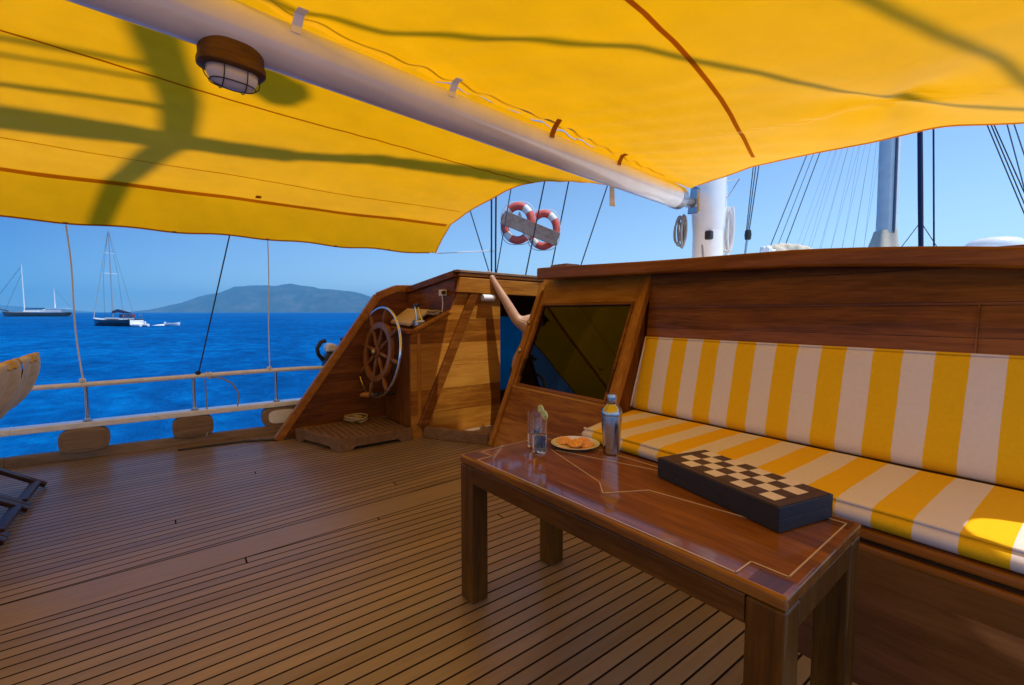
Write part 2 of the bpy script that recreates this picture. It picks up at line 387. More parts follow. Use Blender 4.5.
def seamat():
    m,nt,b=newmat('open sea water')
    t=N(nt,'ShaderNodeTexCoord')
    mp=N(nt,'ShaderNodeMapping');mp.inputs['Rotation'].default_value=(0,0,R(-37));mp.inputs['Scale'].default_value=(.55,1.,1.);L(nt,t.outputs['Object'],mp.inputs[0])
    a=noisen(nt,mp.outputs[0],.9,6,.62,.4);c=noisen(nt,mp.outputs[0],.16,4,.6,.3);d=noisen(nt,mp.outputs[0],.035,3,.55)
    h=mathn(nt,'ADD',mathn(nt,'MULTIPLY',a,.55),mathn(nt,'ADD',mathn(nt,'MULTIPLY',c,1.6),mathn(nt,'MULTIPLY',d,2.)))
    f=mathn(nt,'ADD',mathn(nt,'MULTIPLY',a,.5),mathn(nt,'ADD',mathn(nt,'MULTIPLY',c,.3),mathn(nt,'MULTIPLY',d,.2)))
    e_=noisen(nt,mp.outputs[0],2.6,4,.65,.2)
    f=mathn(nt,'ADD',mathn(nt,'MULTIPLY',f,.8),mathn(nt,'MULTIPLY',e_,.2))
    r=ramp(nt,f,[(.36,(.0,.040,.165)),(.5,(.0,.082,.29)),(.62,(.0,.155,.46))])
    nt.nodes.remove(b);out=[q for q in nt.nodes if q.type=='OUTPUT_MATERIAL'][0]
    bp_=N(nt,'ShaderNodeBump');bp_.inputs['Strength'].default_value=1;bp_.inputs['Distance'].default_value=.6
    L(nt,mathn(nt,'ADD',h,mathn(nt,'MULTIPLY',e_,.25)),bp_.inputs['Height'])
    df=N(nt,'ShaderNodeBsdfDiffuse');L(nt,r.outputs[0],df.inputs[0]);L(nt,bp_.outputs[0],df.inputs['Normal'])
    gl=N(nt,'ShaderNodeBsdfGlossy');gl.inputs[0].default_value=(.55,.8,1,1);gl.inputs['Roughness'].default_value=.16;L(nt,bp_.outputs[0],gl.inputs['Normal'])
    mx=N(nt,'ShaderNodeMixShader');mx.inputs[0].default_value=.045;L(nt,df.outputs[0],mx.inputs[1]);L(nt,gl.outputs[0],mx.inputs[2]);L(nt,mx.outputs[0],out.inputs[0]);return m
sea_m=seamat()
def hillmat():
    m,nt,b=newmat('scrub covered island rock')
    n=noisen(nt,objcoord(nt),.012,8,.65);r=ramp(nt,n,[(.3,(.012,.022,.014)),(.5,(.035,.045,.028)),(.7,(.11,.10,.08))])
    L(nt,r.outputs[0],b.inputs['Base Color']);b.inputs['Roughness'].default_value=.9;return m
hill_m=hillmat()
foam=plain('white sea foam',(.85,.88,.9),.7,0,.05,3,.3)

# ------------------------------------------------------------------ setting: sea, islands, deck
SEA=-1.4
o=MB().add([(-7000,-7000,SEA),(7000,-7000,SEA),(7000,7000,SEA),(-7000,7000,SEA)],[(0,1,2,3)]).build('sea',sea_m);tag(o,kind='structure')

fh=V((-math.sin(R(53.2)),math.cos(R(53.2)),0));rh=V((math.cos(R(53.2)),math.sin(R(53.2)),0))
def sight(u,D):       # a bearing from the boat turned into a place on the water at distance D
    return (fh+rh*((u-512)/455))*D+V((0,0,SEA))
def island(name,prof,D,depth,seed):
    u0,u1=prof[0][0],prof[-1][0]
    def fn(a,c):
        u=lerp(u0,u1,a);e=interp(prof,u)*D/455
        q=(c-.5)*2
        p=sight(u,D)+fh*(q*depth)
        n=noise.fractal(V((p.x*.004+seed,p.y*.004,0)),1.,2.,6)
        h=e*max(0,1-abs(q)**1.6)
        h*=1+.5*n*(abs(q)+.12)
        return p+V((0,0,h-1.5))
    return tag(MB().grid(fn,120,26).build(name,hill_m,smooth=True,angle=180),kind='structure')
island('island',[(168,0),(176,2.5),(188,8),(205,14),(222,19.5),(240,22.5),(255,26.5),(268,27.8),(278,27.2),(292,29.2),(305,27.5),(320,24.5),(335,22.8),(350,20.5),(362,18.5),(372,16),(395,13),(430,7),(470,0)],3400,500,3.)
island('far_coast',[(-120,0),(-60,9),(-20,8),(5,7.2),(22,6.),(40,4.6),(60,3),(92,0)],4200,300,9.)
# low coast to starboard of the island is hidden by the boat

deck_poly=[(-4.80,-6),(.55,-6),(.55,14),(-4.75,14),(-4.64,.9),(-4.80,-1.03)]
o=MB().prism([(x,y,-.06) for x,y in deck_poly],(0,0,.06)).build('deck',deck_m);tag(o,kind='structure')
hl=thing('boat_hull','white wooden hull carrying the teak deck of the near boat','hull',(-2.1,4,-1.4))
MB().prism([(x,y,-1.6) for x,y in [(-4.83,-6),(.58,-6),(.58,14),(-4.78,14),(-4.67,.9),(-4.83,-1.03)]],(0,0,1.537)).build('hull_shell',hullwhite,hl)

# ------------------------------------------------------------------ port bulwark and rails
bw=thing('bulwark_rail','port side bulwark with pale capping rail on oval teak blocks','bulwark',(-4.72,0,0))
m=MB()
pts=[(-4.90,-5),(-4.75,-1.0),(-4.62,.85),(-4.585,1.6),(-4.60,7),(-4.75,13)]
for (a,b2) in zip(pts[:-1],pts[1:]): m.beam((a[0]-.03,a[1],.032),(b2[0]-.03,b2[1],.032),.07,.068)
m.build('toe_rail',w_grey,bw,bevel=.006)
m=MB()
for (a,b2) in zip([(-4.86,-5),(-4.74,-.95),(-4.70,1.0),(-4.70,1.6)],[(-4.74,-.95),(-4.70,1.0),(-4.70,1.6),(-4.75,6.5)]): m.beam((a[0],a[1]-.001,.262),(b2[0],b2[1],.262),.125,.045)
m.build('capping_rail',railpaint,bw,bevel=.008)
def oval_block(x,y,l,h=.185,t=.09):
    poly=[]
    for k in range(24):
        a=2*math.pi*k/24;ca,sa=math.cos(a),math.sin(a)
        e=.45
        poly.append((0,math.copysign(abs(ca)**.62,ca)*l/2,math.copysign(abs(sa)**.55,sa)*h/2))
    return [(x,y+q[1],.148+q[2]) for q in poly],t
for yc,mt in ((-3.2,w_grey),(-2.45,w_grey),(-1.4,w_grey),(-.565,w_grey),(.115,w_grey),(.80,railpaint),(2.2,w_grey),(3.4,w_grey),(4.6,w_grey)):
    x=-4.70
    poly,t=oval_block(x-.045,yc,.29 if yc<.7 else .34)
    ob=MB().prism(poly,(t,0,0)).build('rail_block',w_grey,bw,bevel=.012)
    p2,t2=oval_block(x+.0455,yc,.235,.125)
    MB().prism(p2,(.006,0,0)).build('block_face',mt,ob,bevel=.002)  # one face painted off-white for the light falling on it
# upper hand rail
hr=thing('hand_rail','off white round top hand rail on steel stanchions','railing',(-4.7,0,.28))
def rr(y): return (interp([(-5,-4.84),(-1,-4.72),(0,-4.70),(1.3,-4.70),(7,-4.76)],y),y,.573+(-.006 if y>1 else 0)+.006*math.sin(y*2.3))
MB().tube([rr(-5+i*.2) for i in range(58)],.0195,12).build('rail_pole',railpaint,hr,smooth=True)
for y in (-3.2,-1.85,-.545,.13,.76,2.3,3.9,5.4):
    x,_,z=rr(y)
    s=MB().tube([(x,y,.28),(x,y,.56)],.0135,12).build('stanchion',steel,hr,smooth=True)
    MB().lathe([(.03,.286),(.03,.292),(.018,.30),(.016,.31)],(x,y,0),20).build('foot_flange',steel_b,s,smooth=True)

# awning tie lines down to the rail
def line(name,label,cat,pts,r,mat,group=None,seg=6,knots=()):
    t=thing(name,label,cat,pts[0],group)
    o=MB().tube(pts,r,seg).build('rope' if 'rope' in name or 'line' in name else 'wire',mat,t,smooth=True)
    for k in knots:
        MB().lathe([(0,-.02),(.018,-.014),(.022,0),(.018,.014),(0,.02)],k,12).build('knot',mat,t,smooth=True)
    return t
def bow(a,b,n=10,sag=.01):
    a=V(a);b=V(b);return [a.lerp(b,i/n)+V((sag*math.sin(math.pi*i/n),sag*.6*math.sin(7*i/n),0)) for i in range(n+1)]
line('tie_rope','thin pale awning tie rope reaching the hand rail left of the near yacht','rope',bow((-4.745,-.60,1.765),(-4.712,-.56,.585),12,.012),.0055,rope_w,'ropes tying the awning to the rail',knots=[(-4.712,-.56,.60),(-4.712,-.56,.565)])
line('tie_rope','thin pale awning tie rope reaching the hand rail in front of the island','rope',bow((-4.74,.74,1.775),(-4.70,.71,.585),12,.006),.0045,rope_w,'ropes tying the awning to the rail',knots=[(-4.70,.71,.60)])
line('shroud_line','dark slanting stay between the awning edge and the middle stanchion','stay',[(-4.735,.44,1.79),(-4.70,.165,.58)],.0055,rope_d,knots=[(-4.70,.165,.60)])
lp=thing('rope_loop','loop of pale rope knotted round the hand rail and hanging to the capping rail','rope',(-4.7,.215,.57))
MB().tube([(-4.70+.026*math.cos(a*1.0),.215+.012*math.sin(a*.25)+.0025*a,.573+.026*math.sin(a)) for a in [i*.6 for i in range(38)]],.007,6).build('lashing',rope_w,lp,smooth=True)
MB().tube([(-4.675,.26,.56),(-4.665,.33,.545),(-4.66,.40,.50),(-4.655,.445,.42),(-4.655,.455,.35),(-4.66,.44,.29)],.007,6).build('hanging_end',rope_g,lp,smooth=True)
MB().tube([(-4.675,.21,.55),(-4.672,.215,.4),(-4.67,.215,.1),(-4.62,.20,.06)],.005,6).build('tail',rope_g,lp,smooth=True)

# black cable lying along the waterway
pts=[(-4.50,.0,.008),(-4.49,.25,.008),(-4.47,.45,.008),(-4.40,.62,.008),(-4.34,.75,.008),(-4.33,.85,.008)]
o=MB().tube(pts,.009,8).build('deck_cable',black,smooth=True,base=pts[0]);tag(o,'thin black cable lying on the deck along the port bulwark','cable')

# outboard motor on the rail
om=thing('outboard_motor','black and white outboard motor clamped to the hand rail beyond the wheel','outboard motor',(-4.75,1.3,.57))
m=MB();m.prism([(-4.84,1.20,.54),(-4.84,1.43,.50),(-4.84,1.44,.64),(-4.84,1.36,.72),(-4.84,1.24,.72),(-4.84,1.20,.66)],(.16,0,0)).build('cowling',black,om,bevel=.03,seg=3)
m=MB();m.prism([(-4.83,1.215,.722),(-4.83,1.315,.722),(-4.83,1.33,.785),(-4.83,1.27,.812),(-4.83,1.22,.79)],(.14,0,0)).build('engine_cap',white,om,bevel=.02,seg=3)
MB().tube([(-4.76,1.20,.64),(-4.75,1.155,.70),(-4.75,1.145,.76),(-4.75,1.18,.82),(-4.75,1.23,.835)],.02,10).build('carry_handle',black,om,smooth=True)
MB().tube([(-4.74,1.37,.70),(-4.73,1.40,.78),(-4.73,1.385,.86)],[.03,.026,.024],10).build('tiller_grip',black,om,smooth=True)
MB().tube([(-4.80,1.31,.52),(-4.82,1.32,.1),(-4.84,1.33,-.2)],[.05,.04,.03],10).build('shaft',black,om,smooth=True)

# ------------------------------------------------------------------ wheelhouse console (port)
XW=-4.36; XS=-3.69
wh=thing('wheelhouse','varnished wooden wheelhouse with raked side panel and sloping side wing','wheelhouse',(-4.0,2.2,0))
# sloping side wing
wing_prof=[(.74,0),(1.62,1.255),(1.80,1.335),(1.95,1.335),(1.95,0)]
MB().prism([(XW-.02,y,z) for y,z in wing_prof],(.035,0,0)).build('wing_panel',w_mahy,wh,bevel=.003)
m=MB();
cp=[(.70,.0),(1.62,1.275),(1.81,1.352),(2.05,1.36)]
sv=[]
for y,z in cp: sv+= [(y,z)]
def strip_prof(y,z,i):
    return None
for (a,b2) in zip(cp[:-1],cp[1:]):
    m.beam((XW,a[0],a[1]),(XW,b2[0],b2[1]),.07,.055,up=(1,0,0))
m.build('wing_capping',w_tekx,wh,bevel=.008)
# bulkhead behind console, leaning and cambered top
def bk(x,z): return (x, 1.93+(x-XW)/(XS-XW)*.18, z)
topz=lambda x: 1.335+(x-XW)/(XS-XW)*.135
n=8
poly=[bk(XW+.02,.5)]+[bk(XS-.012,.5)]+[bk(lerp(XS-.012,XW+.02,i/n),topz(lerp(XS-.012,XW+.02,i/n))-.03) for i in range(n+1)]
MB().prism(poly,(0,.04,0)).build('aft_bulkhead',w_mahx,wh)
m=MB()
for i in range(n):
    xa,xb2=lerp(XW+.0,XS,i/n),lerp(XW+.0,XS,(i+1)/n)
    pa=V(bk(xa,topz(xa)));pb=V(bk(xb2,topz(xb2)))
    pa.y+=.0;m.beam(pa+V((0,.02,0)),pb+V((0,.02,0)),.11,.06)
m.build('roof_edge',w_mahx,wh,bevel=.006)
# roof, starboard fascia
m=MB();m.prism([(XW-.02,2.0,1.33),(XS+.03,2.14,1.455),(XS+.03,4.6,1.42),(XW-.02,4.6,1.33)],(0,0,.028)).build('roof',w_tekby,wh,bevel=.004)
MB().prism([(XS+.004,2.10,1.30),(XS+.004,2.135,1.44),(XS+.004,4.6,1.40),(XS+.004,4.6,1.25)],(.045,0,0)).build('roof_fascia',w_teky,wh,bevel=.006)
MB().prism([(XS-.01,2.09,1.4845),(XS+.055,2.09,1.4845),(XS+.055,4.6,1.4495),(XS-.01,4.6,1.4495)],(0,0,.022)).build('roof_capping',w_grey,wh,bevel=.004)
# starboard side panel and passage opening
side=[(1.662,0),(1.662,.915),(2.05,1.10),(2.135,1.30),(2.615,1.295),(2.615,0)]
MB().prism([(XS-.035,y,z) for y,z in side],(.035,0,0)).build('side_panel',w_tekby,wh,bevel=.003)
MB().prism([(XS-.035,y,z) for y,z in [(3.55,0),(3.55,1.28),(4.6,1.25),(4.6,0)]],(.035,0,0)).build('side_panel',w_tekby,wh)
MB().prism([(XS-.035,y,z) for y,z in [(2.616,0),(2.616,.12),(3.549,.12),(3.549,0)]],(.035,0,0)).build('door_sill',w_mahy,wh)
MB().beam((XS+.022,1.745,.10),(XS+.022,2.355,1.415),.085,.04,up=(1,0,0)).build('diagonal_brace',w_mahy,wh,bevel=.006)
# port wall with window opening to the sea
m=MB();y0,y1,z0,z1=2.75,4.1,.20,1.07
m.box((XW,(1.96+y0)/2,.67),(.03,y0-1.96,1.34)).box((XW,(y1+4.6)/2,.67),(.03,4.6-y1,1.34)).box((XW,(y0+y1)/2,z0/2),(.03,y1-y0,z0)).box((XW,(y0+y1)/2,(z1+1.34)/2),(.03,y1-y0,1.34-z1))
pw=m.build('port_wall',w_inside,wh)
MB().box((XW+.01,(y0+y1)/2,(z0+z1)/2),(.004,y1-y0,z1-z0)).build('sea_sheet',sea_sheet_m,wh)  # added blue sheet stands in for the sea beyond the window
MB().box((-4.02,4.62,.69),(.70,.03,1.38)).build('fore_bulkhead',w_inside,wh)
# console: aft face, sloped desk
YC=1.66
MB().prism([(XW+.0165,YC,.0),(XS-.036,YC,.0),(XS-.036,YC,.93),(XW+.0165,YC,.96)],(0,.035,0)).build('console_face',w_mahz,wh,bevel=.003)
MB().beam((XW+.0165,YC+.012,.97),(XS-.0,YC+.012,.945),.09,.04).build('console_edge',w_mahx,wh,bevel=.01)
MB().prism([(XW+.02,YC+.06,.93),(XS-.04,YC+.06,.91),(XS-.04,1.97,1.07),(XW+.02,1.92,1.10)],(0,0,.02)).build('console_desk',w_mahx,wh)
MB().beam((XS-.018,1.70,.955),(XS-.018,2.06,1.125),.05,.03).build('side_capping',w_teky,wh,bevel=.006)
MB().beam((XS+.006,1.733,.0),(XS+.006,1.733,.93),.03,.012,up=(1,0,0)).build('corner_trim',w_tekz,wh,bevel=.003)
MB().prism([(XS+.02,1.76,0),(-3.14,2.09,0),(-3.14,2.09,.095),(XS+.02,1.76,.105)],(-.02,.035,0)).build('threshold_board',w_step,wh,bevel=.006)
# desk cover and things on the desk
o=MB().prism([(-4.32,1.735,1.000),(-3.87,1.735,.986),(-3.87,1.945,1.115),(-4.32,1.915,1.13)],(0,-.004,.032)).build('desk_cover',beige,bevel=.012,base=(-4.1,1.8,.98),seg=3)
tag(o,'beige vinyl cover lying on the sloping desk behind the wheel','cover')
lv=thing('throttle_lever','chrome twin throttle lever with black knob on the console desk','throttle',(-3.82,1.80,.98))
MB().box((-3.82,1.80,1.015),(.09,.10,.07)).build('housing',steel_b,lv,bevel=.02,seg=3)
MB().tube([(-3.85,1.80,1.04),(-3.875,1.79,1.17)],.008,8).build('lever_arm',steel,lv,smooth=True)
MB().tube([(-3.79,1.82,1.04),(-3.85,1.81,1.175)],.008,8).build('lever_arm',steel,lv,smooth=True)
MB().tube([(-3.90,1.79,1.178),(-3.83,1.81,1.182)],.016,10).build('knob',black,lv,smooth=True)
def coil(name,label,c,r,turns,rr_,mat,flat=True,n=140,jit=.012):
    t=thing(name,label,'rope',c)
    pts=[]
    for i in range(n):
        a=2*math.pi*turns*i/n
        q=r*(.55+.45*noise.noise(V((i*.05,c[0],1.3))))+.2*r*math.sin(a*.37)
        pts.append(V(c)+V((q*math.cos(a)*1.25,q*math.sin(a),rr_+i/n*.035+jit*(1+noise.noise(V((i*.21,3.,c[1])))))))
    MB().tube(pts,rr_,6).build('rope_turns',mat,t,smooth=True);return t
coil('rope_coil','small tan coil of rope tucked on the console beside the levers',(-3.80,1.95,1.075),.075,4,.009,rope_t)
coil('rope_coil','small loose bundle of tan rope lying on the step grating',(-4.2,1.33,.108),.13,4,.008,rope_t)
el=thing('switch_box','small cream electric switch with hanging cable on the bulkhead','switch',(-3.83,2.03,1.30))
MB().box((-3.83,2.052,1.30),(.085,.045,.06)).build('box',plain('cream plastic',(.7,.64,.52),.5),el,bevel=.006)
MB().lathe([(.018,0),(.018,.05),(.012,.055)],(-3.79,2.035,1.30),12,axis=(1,-.3,0)).build('plug',w_inside,el,smooth=True)
MB().tube([(-3.80,2.03,1.27),(-3.79,2.03,1.2),(-3.795,2.025,1.1)],.005,6).build('cable',rope_w,el,smooth=True)
tl=thing('tube_light','short white tube light fixed on the lit side panel','light',(XS+.01,2.45,1.26))
MB().tube([(XS+.045,2.375,1.255),(XS+.045,2.505,1.255)],.032,16).build('tube',mooring,tl,smooth=True)
m=MB();m.box((XS+.012,2.44,1.255),(.02,.05,.03)).build('bracket',black,tl)

# crank / clutch handle under the wheel
ch=thing('crank_handle','wooden gripped crank handle sticking out under the wheel','handle',(-4.1,1.62,.33))
MB().tube([(-4.06,1.655,.36),(-4.06,1.50,.36)],.014,10).build('spindle',black,ch,smooth=True)
MB().tube([(-4.06,1.50,.36),(-4.10,1.47,.36)],.02,10).build('crank_arm',black,ch,smooth=True)
MB().tube([(-4.10,1.47,.36),(-4.14,1.44,.355),(-4.19,1.40,.35),(-4.21,1.385,.345)],[.016,.026,.022,.012],12).build('grip',w_tekx,ch,smooth=True)

# steering wheel
WC=V((-4.045,1.50,.755)); ax=V((.10,-.985,.13)).normalized()
sw=thing('steering_wheel','wooden spoked steering wheel with outer polished steel rim','steering wheel',WC)
e1=ax.cross(V((0,0,1))).normalized();e2=e1.cross(ax).normalized()
def ringpts(c,r,n=72):return [c+(e1*math.cos(2*math.pi*k/n)+e2*math.sin(2*math.pi*k/n))*r for k in range(n)]
def ringbox(c,r0,r1,t,n=72):
    m=MB();vs=[];
    for k in range(n):
        d=e1*math.cos(2*math.pi*k/n)+e2*math.sin(2*math.pi*k/n)
        vs+=[c+d*r0-ax*t/2,c+d*r1-ax*t/2,c+d*r1+ax*t/2,c+d*r0+ax*t/2]
    fs=[]
    for k in range(n):
        j=(k+1)%n
        for q in range(4): fs.append((4*k+q,4*k+(q+1)%4,4*j+(q+1)%4,4*j+q))
    return m.add(vs,fs)
MB().tube(ringpts(WC,.408),.0125,10,closed=True).build('steel_rim',steel,sw,smooth=True)
ringbox(WC,.215,.275,.038).build('wooden_ring',w_whl,sw,bevel=.008)
MB().lathe([(.0,-.06),(.05,-.06),(.055,-.03),(.055,.02),(.03,.03),(.03,.045),(0,.05)],WC,24,axis=ax).build('hub',w_mahz,sw,smooth=True)
MB().lathe([(.028,.046),(.03,.05),(.02,.06),(0,.062)],WC,20,axis=ax).build('hub_cap',brass,sw,smooth=True)
for k in range(8):
    a=2*math.pi*k/8+.18;d=e1*math.cos(a)+e2*math.sin(a)
    MB().tube([WC+d*q for q in (.03,.07,.10,.14,.18,.22,.27,.285,.30,.33,.365,.395,.40)],[.014,.014,.021,.017,.013,.018,.018,.013,.018,.022,.018,.011,.006],10).build('spoke',w_whl,sw,smooth=True)
MB().tube([WC-ax*.05,WC-ax*.17],.022,12).build('shaft',brass,sw,smooth=True)

# step box in front of the wheel
sb=thing('step_box','low teak step box with grating top in front of the wheel','step',(-4.1,1.25,0))
A,B_,C_,D_=V((-4.27,.83,0)),V((-3.67,1.03,0)),V((-3.67,1.655,0)),V((-4.27,1.655,0))
def sideboard(p,q,h0=.108,notch=True):
    d=q-p;L_=d.length;d=d/L_;nrm=V((d.y,-d.x,0))
    pl=[p,p+d*.10]+([p+d*.13+V((0,0,.028)),q-d*.13+V((0,0,.028))] if notch else [])+[q-d*.10,q,q+V((0,0,h0)),p+V((0,0,h0))]
    return MB().prism(pl,-nrm*.03)
sideboard(A,B_).build('front_board',w_step,sb,bevel=.004);sideboard(B_,C_).build('side_board',w_step,sb,bevel=.004)
sideboard(D_,A).build('side_board',w_step,sb,bevel=.004)
MB().prism([A+V((.03,.05,.085)),B_+V((-.032,.03,.085)),C_+V((-.032,-.03,.085)),D_+V((.032,-.03,.085))],(0,0,.018)).build('grating_top',grating,sb)

# ------------------------------------------------------------------ deckhouse
dh=thing('deckhouse','varnished deckhouse with raked tinted window and overhanging cap','deckhouse',(-1.6,3.2,0))
LEAN=.42; Y0=2.11
def pl(x,z,off=0.): return V((x,Y0+LEAN*z+off,z))     # the raked aft face
nrm=V((0,-1,LEAN)).normalized()
XL,XR=-3.13,-1.965
# face around the window
wz0,wz1=.50,1.195; wx0,wx1=-3.045,-2.05
def face(x0,x1,z0,z1,t=.035,push=0.):
    return MB().prism([pl(x0,z0)+nrm*push,pl(x1,z0)+nrm*push,pl(x1,z1)+nrm*push,pl(x0,z1)+nrm*push],-nrm*t)
face(XL,XR,0,wz0).build('lower_panel',w_tekbx,dh,bevel=.002)
face(XL,wx0,wz0+.001,1.415).build('window_stile',w_tekz,dh,bevel=.002)
face(wx1,XR,wz0+.001,1.415).build('window_stile',w_tekz,dh,bevel=.002)
face(wx0+.001,wx1-.001,wz1,1.415).build('header',w_tekx,dh,bevel=.002)
wf=MB()
for a in ((wx0,wx1,wz0,wz0+.022),(wx0,wx1,wz1-.022,wz1),(wx0,wx0+.022,wz0+.0225,wz1-.0225),(wx1-.022,wx1,wz0+.0225,wz1-.0225)):
    q=face(*a,t=.03,push=.008);wf.add(q.v,q.f)
wfo=wf.build('window_frame',w_mahx,dh,bevel=.003)
face(wx0+.02,wx1-.02,wz0+.02,wz1-.02,t=.006,push=-.012).build('pane',darkpane,wfo)
# port edge trim with two brass studs, starboard trim
MB().beam(pl(XL+.02,.0)+nrm*.012,pl(XL+.02,1.375)+nrm*.012,.05,.022,up=nrm).build('edge_trim',w_tekz,dh,bevel=.004)
MB().beam(pl(XR-.0,.42)+nrm*.02,pl(XR-.0,1.375)+nrm*.02,.05,.05,up=nrm).build('edge_trim',w_tekz,dh,bevel=.006)
for z in (1.02,.78):
    MB().lathe([(0,-.0),(.022,0),(.024,.012),(.012,.024),(0,.026)],pl(XL+.022,z)+nrm*.024,16,axis=nrm).build('stud',brass,dh,smooth=True)
# hidden inside: curtains and dim cabin
for x in (-2.95,-2.72,-2.45,-2.2):
    def fn(a,c,x=x): return V((x+a*.17,2.75+.02*math.sin(a*22)+.45*(c*.8),.45+c*.8))
    MB().grid(fn,30,4).build('curtain',curtain_m,dh,smooth=True)
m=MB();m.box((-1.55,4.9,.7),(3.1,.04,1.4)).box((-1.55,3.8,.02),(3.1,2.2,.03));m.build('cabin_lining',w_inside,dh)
MB().box((XL+.02,5.6,.69),(.03,5.8,1.36)).build('side_wall',w_teky,dh)
MB().prism([(XL+.0055,2.16,0),(XL+.0055,2.70,0),(XL+.0055,2.70,1.37)],(.03,0,0)).build('side_wall',w_teky,dh)
MB().box((.2,5.5,.62),(.03,6.0,1.22)).build('side_wall',w_teky,dh)
# back board above the bench
def bb(x,z): return V((x,2.60+.10*(z-.96),z))
MB().prism([bb(XR+.026,.30),bb(.2,.30),bb(.2,1.38),bb(XR+.026,1.38)],(0,.04,0)).build('back_board',w_mahx,dh)
MB().prism([pl(XR-.034,.30,.05),V((XR-.034,2.66,.30)),V((XR-.034,2.66,1.38)),pl(XR-.034,1.36,.02)],(.03,0,0)).build('return_board',w_mahz,dh)
MB().beam(bb(-.345,.95)-V((0,.006,0)),bb(-.345,1.15)-V((0,.006,0)),.006,.008,up=(0,1,0)).build('board_trim',w_mahx,dh)
MB().beam(bb(-1.93,1.155)-V((0,.004,0)),bb(.19,1.155)-V((0,.004,0)),.012,.008,up=(0,1,0)).build('board_trim',w_mahx,dh)
# overhanging cambered cap
capt=[(-3.02,1.495),(-2.6,1.483),(-1.82,1.453),(-1.17,1.437),(-.98,1.432),(-.59,1.402),(-.23,1.36),(.25,1.285)]
capb=[(-3.02,1.397),(-2.6,1.388),(-1.82,1.371),(-1.17,1.352),(-.98,1.346),(-.59,1.318),(-.23,1.281),(.25,1.21)]
xs=[-3.02+i*(3.27/26) for i in range(27)]
poly=[(x,2.52,smooth_interp(capb,x)) for x in xs]+[(x,2.52,smooth_interp(capt,x)) for x in reversed(xs)]
m=MB();NX=len(xs)
vs=[];fs=[]
for i,x in enumerate(xs):
    zb,zt=smooth_interp(capb,x),smooth_interp(capt,x)
    vs+=[(x,2.52,zb),(x,2.52,zt),(x,2.66,zt+.004),(x,2.66,zb+.004)]
for i in range(NX-1):
    for q in range(4): fs.append((4*i+q,4*i+(q+1)%4,4*i+4+(q+1)%4,4*i+4+q))
fs+=[(0,1,2,3),tuple(4*(NX-1)+q for q in (3,2,1,0))]
m.add(vs,fs).build('roof_cap',w_cap,dh,bevel=.012,seg=3,smooth=True,angle=30)
vs=[];fs=[]
for i,x in enumerate(xs):
    zt=smooth_interp(capt,x)
    vs+=[(x,2.662,zt-.02),(x,2.662,zt-.045),(x,8.5,zt-.025),(x,8.5,zt-.0)]
for i in range(NX-1):
    for q in range(4): fs.append((4*i+q,4*i+(q+1)%4,4*i+4+(q+1)%4,4*i+4+q))
fs+=[(0,1,2,3),tuple(4*(NX-1)+q for q in (3,2,1,0))]
MB().add(vs,fs).build('roof',white,dh)
MB().box((-2.90,2.74,1.497),(.20,.16,.06)).build('hatch_runner',w_grey,dh,bevel=.006)

# ------------------------------------------------------------------ bench
bx0,bx1=-1.83,.16
bn=thing('bench','fitted wooden bench seat built against the deckhouse','bench',(-.85,2.1,0))
MB().prism([(bx0,1.612,0),(bx0,1.885,.352),(bx0,1.925,.352),(bx0,1.652,0)],(bx1-bx0,0,0)).build('front_panel',wood('bench panel wood',(.04,.014,.007),(.075,.030,.014),(.115,.05,.024),'x',rough=.4,coat=.1),bn)
MB().box(((bx0+bx1)/2,1.868,.318),(bx1-bx0+.02,.035,.028)).build('lower_trim',w_mahx,bn,bevel=.01,seg=3)
MB().box(((bx0+bx1)/2,1.872,.368),(bx1-bx0+.02,.05,.035)).build('seat_edge',w_mahx,bn,bevel=.012,seg=3)
MB().box(((bx0+bx1)/2,2.25,.365),(bx1-bx0,.70,.03)).build('seat_board',w_mahx,bn)
MB().prism([(bx0+.0005,1.654,0),(bx0+.0005,1.918,.345),(bx0+.0005,2.58,.345),(bx0+.0005,2.58,0)],(.03,0,0)).build('side_panel',w_mahz,bn)
MB().prism([(-.01,1.598,.0),(-.01,1.838,.304),(-.01,1.868,.304),(-.01,1.628,0)],(.05,0,0)).build('end_stile',w_mahz,bn,bevel=.003)
def cushion(name,fn,mat,nx,ny,th,base):
    """soft slab over a mapped rectangle; fn(u,v,w)->point, w 0..1 through thickness"""
    m=MB()
    def pt(a,c,s):
        # rounded, slightly crowned
        ea=min(a,1-a);ec=min(c,1-c)
        k=(1-max(0,1-ea*nx/1.2)**2*.42)*(1-max(0,1-ec*ny/1.2)**2*.42)
        cr=.05*math.sin(math.pi*a)**.5*math.sin(math.pi*c)**.5 if 0<a<1 and 0<c<1 else 0
        w=.5+s*(.5*k+cr*.5)
        w+=.02*noise.noise(V((a*9+base[0],c*5,s)))
        return fn(a,c,w)
    for s in (1,-1): m.grid(lambda a,c,s=s:pt(a,c,s),nx,ny)
    loop=[(i/nx,0) for i in range(nx)]+[(1,j/ny) for j in range(ny)]+[(1-i/nx,1) for i in range(nx)]+[(0,1-j/ny) for j in range(ny)]
    n=len(loop);vs=[];K=4
    for a,c in loop:
        t,b=pt(a,c,1),pt(a,c,-1)
        cx=V(fn(.5,.5,.5));
        for k in range(K+1):
            q=t.lerp(b,k/K); out=(V(fn(a,c,.5))-V(fn(min(.98,max(.02,a)),min(.96,max(.04,c)),.5)))
            if out.length>0:out.normalize()
            vs.append(q+out*(.014*math.sin(math.pi*k/K)))
    fs=[(i*(K+1)+k,((i+1)%n)*(K+1)+k,((i+1)%n)*(K+1)+k+1,i*(K+1)+k+1) for i in range(n) for k in range(K)]
    m.add(vs,fs)
    return m.build(name,mat,smooth=True,base=base,angle=180)
sbase=(-.85,2.15,.383)
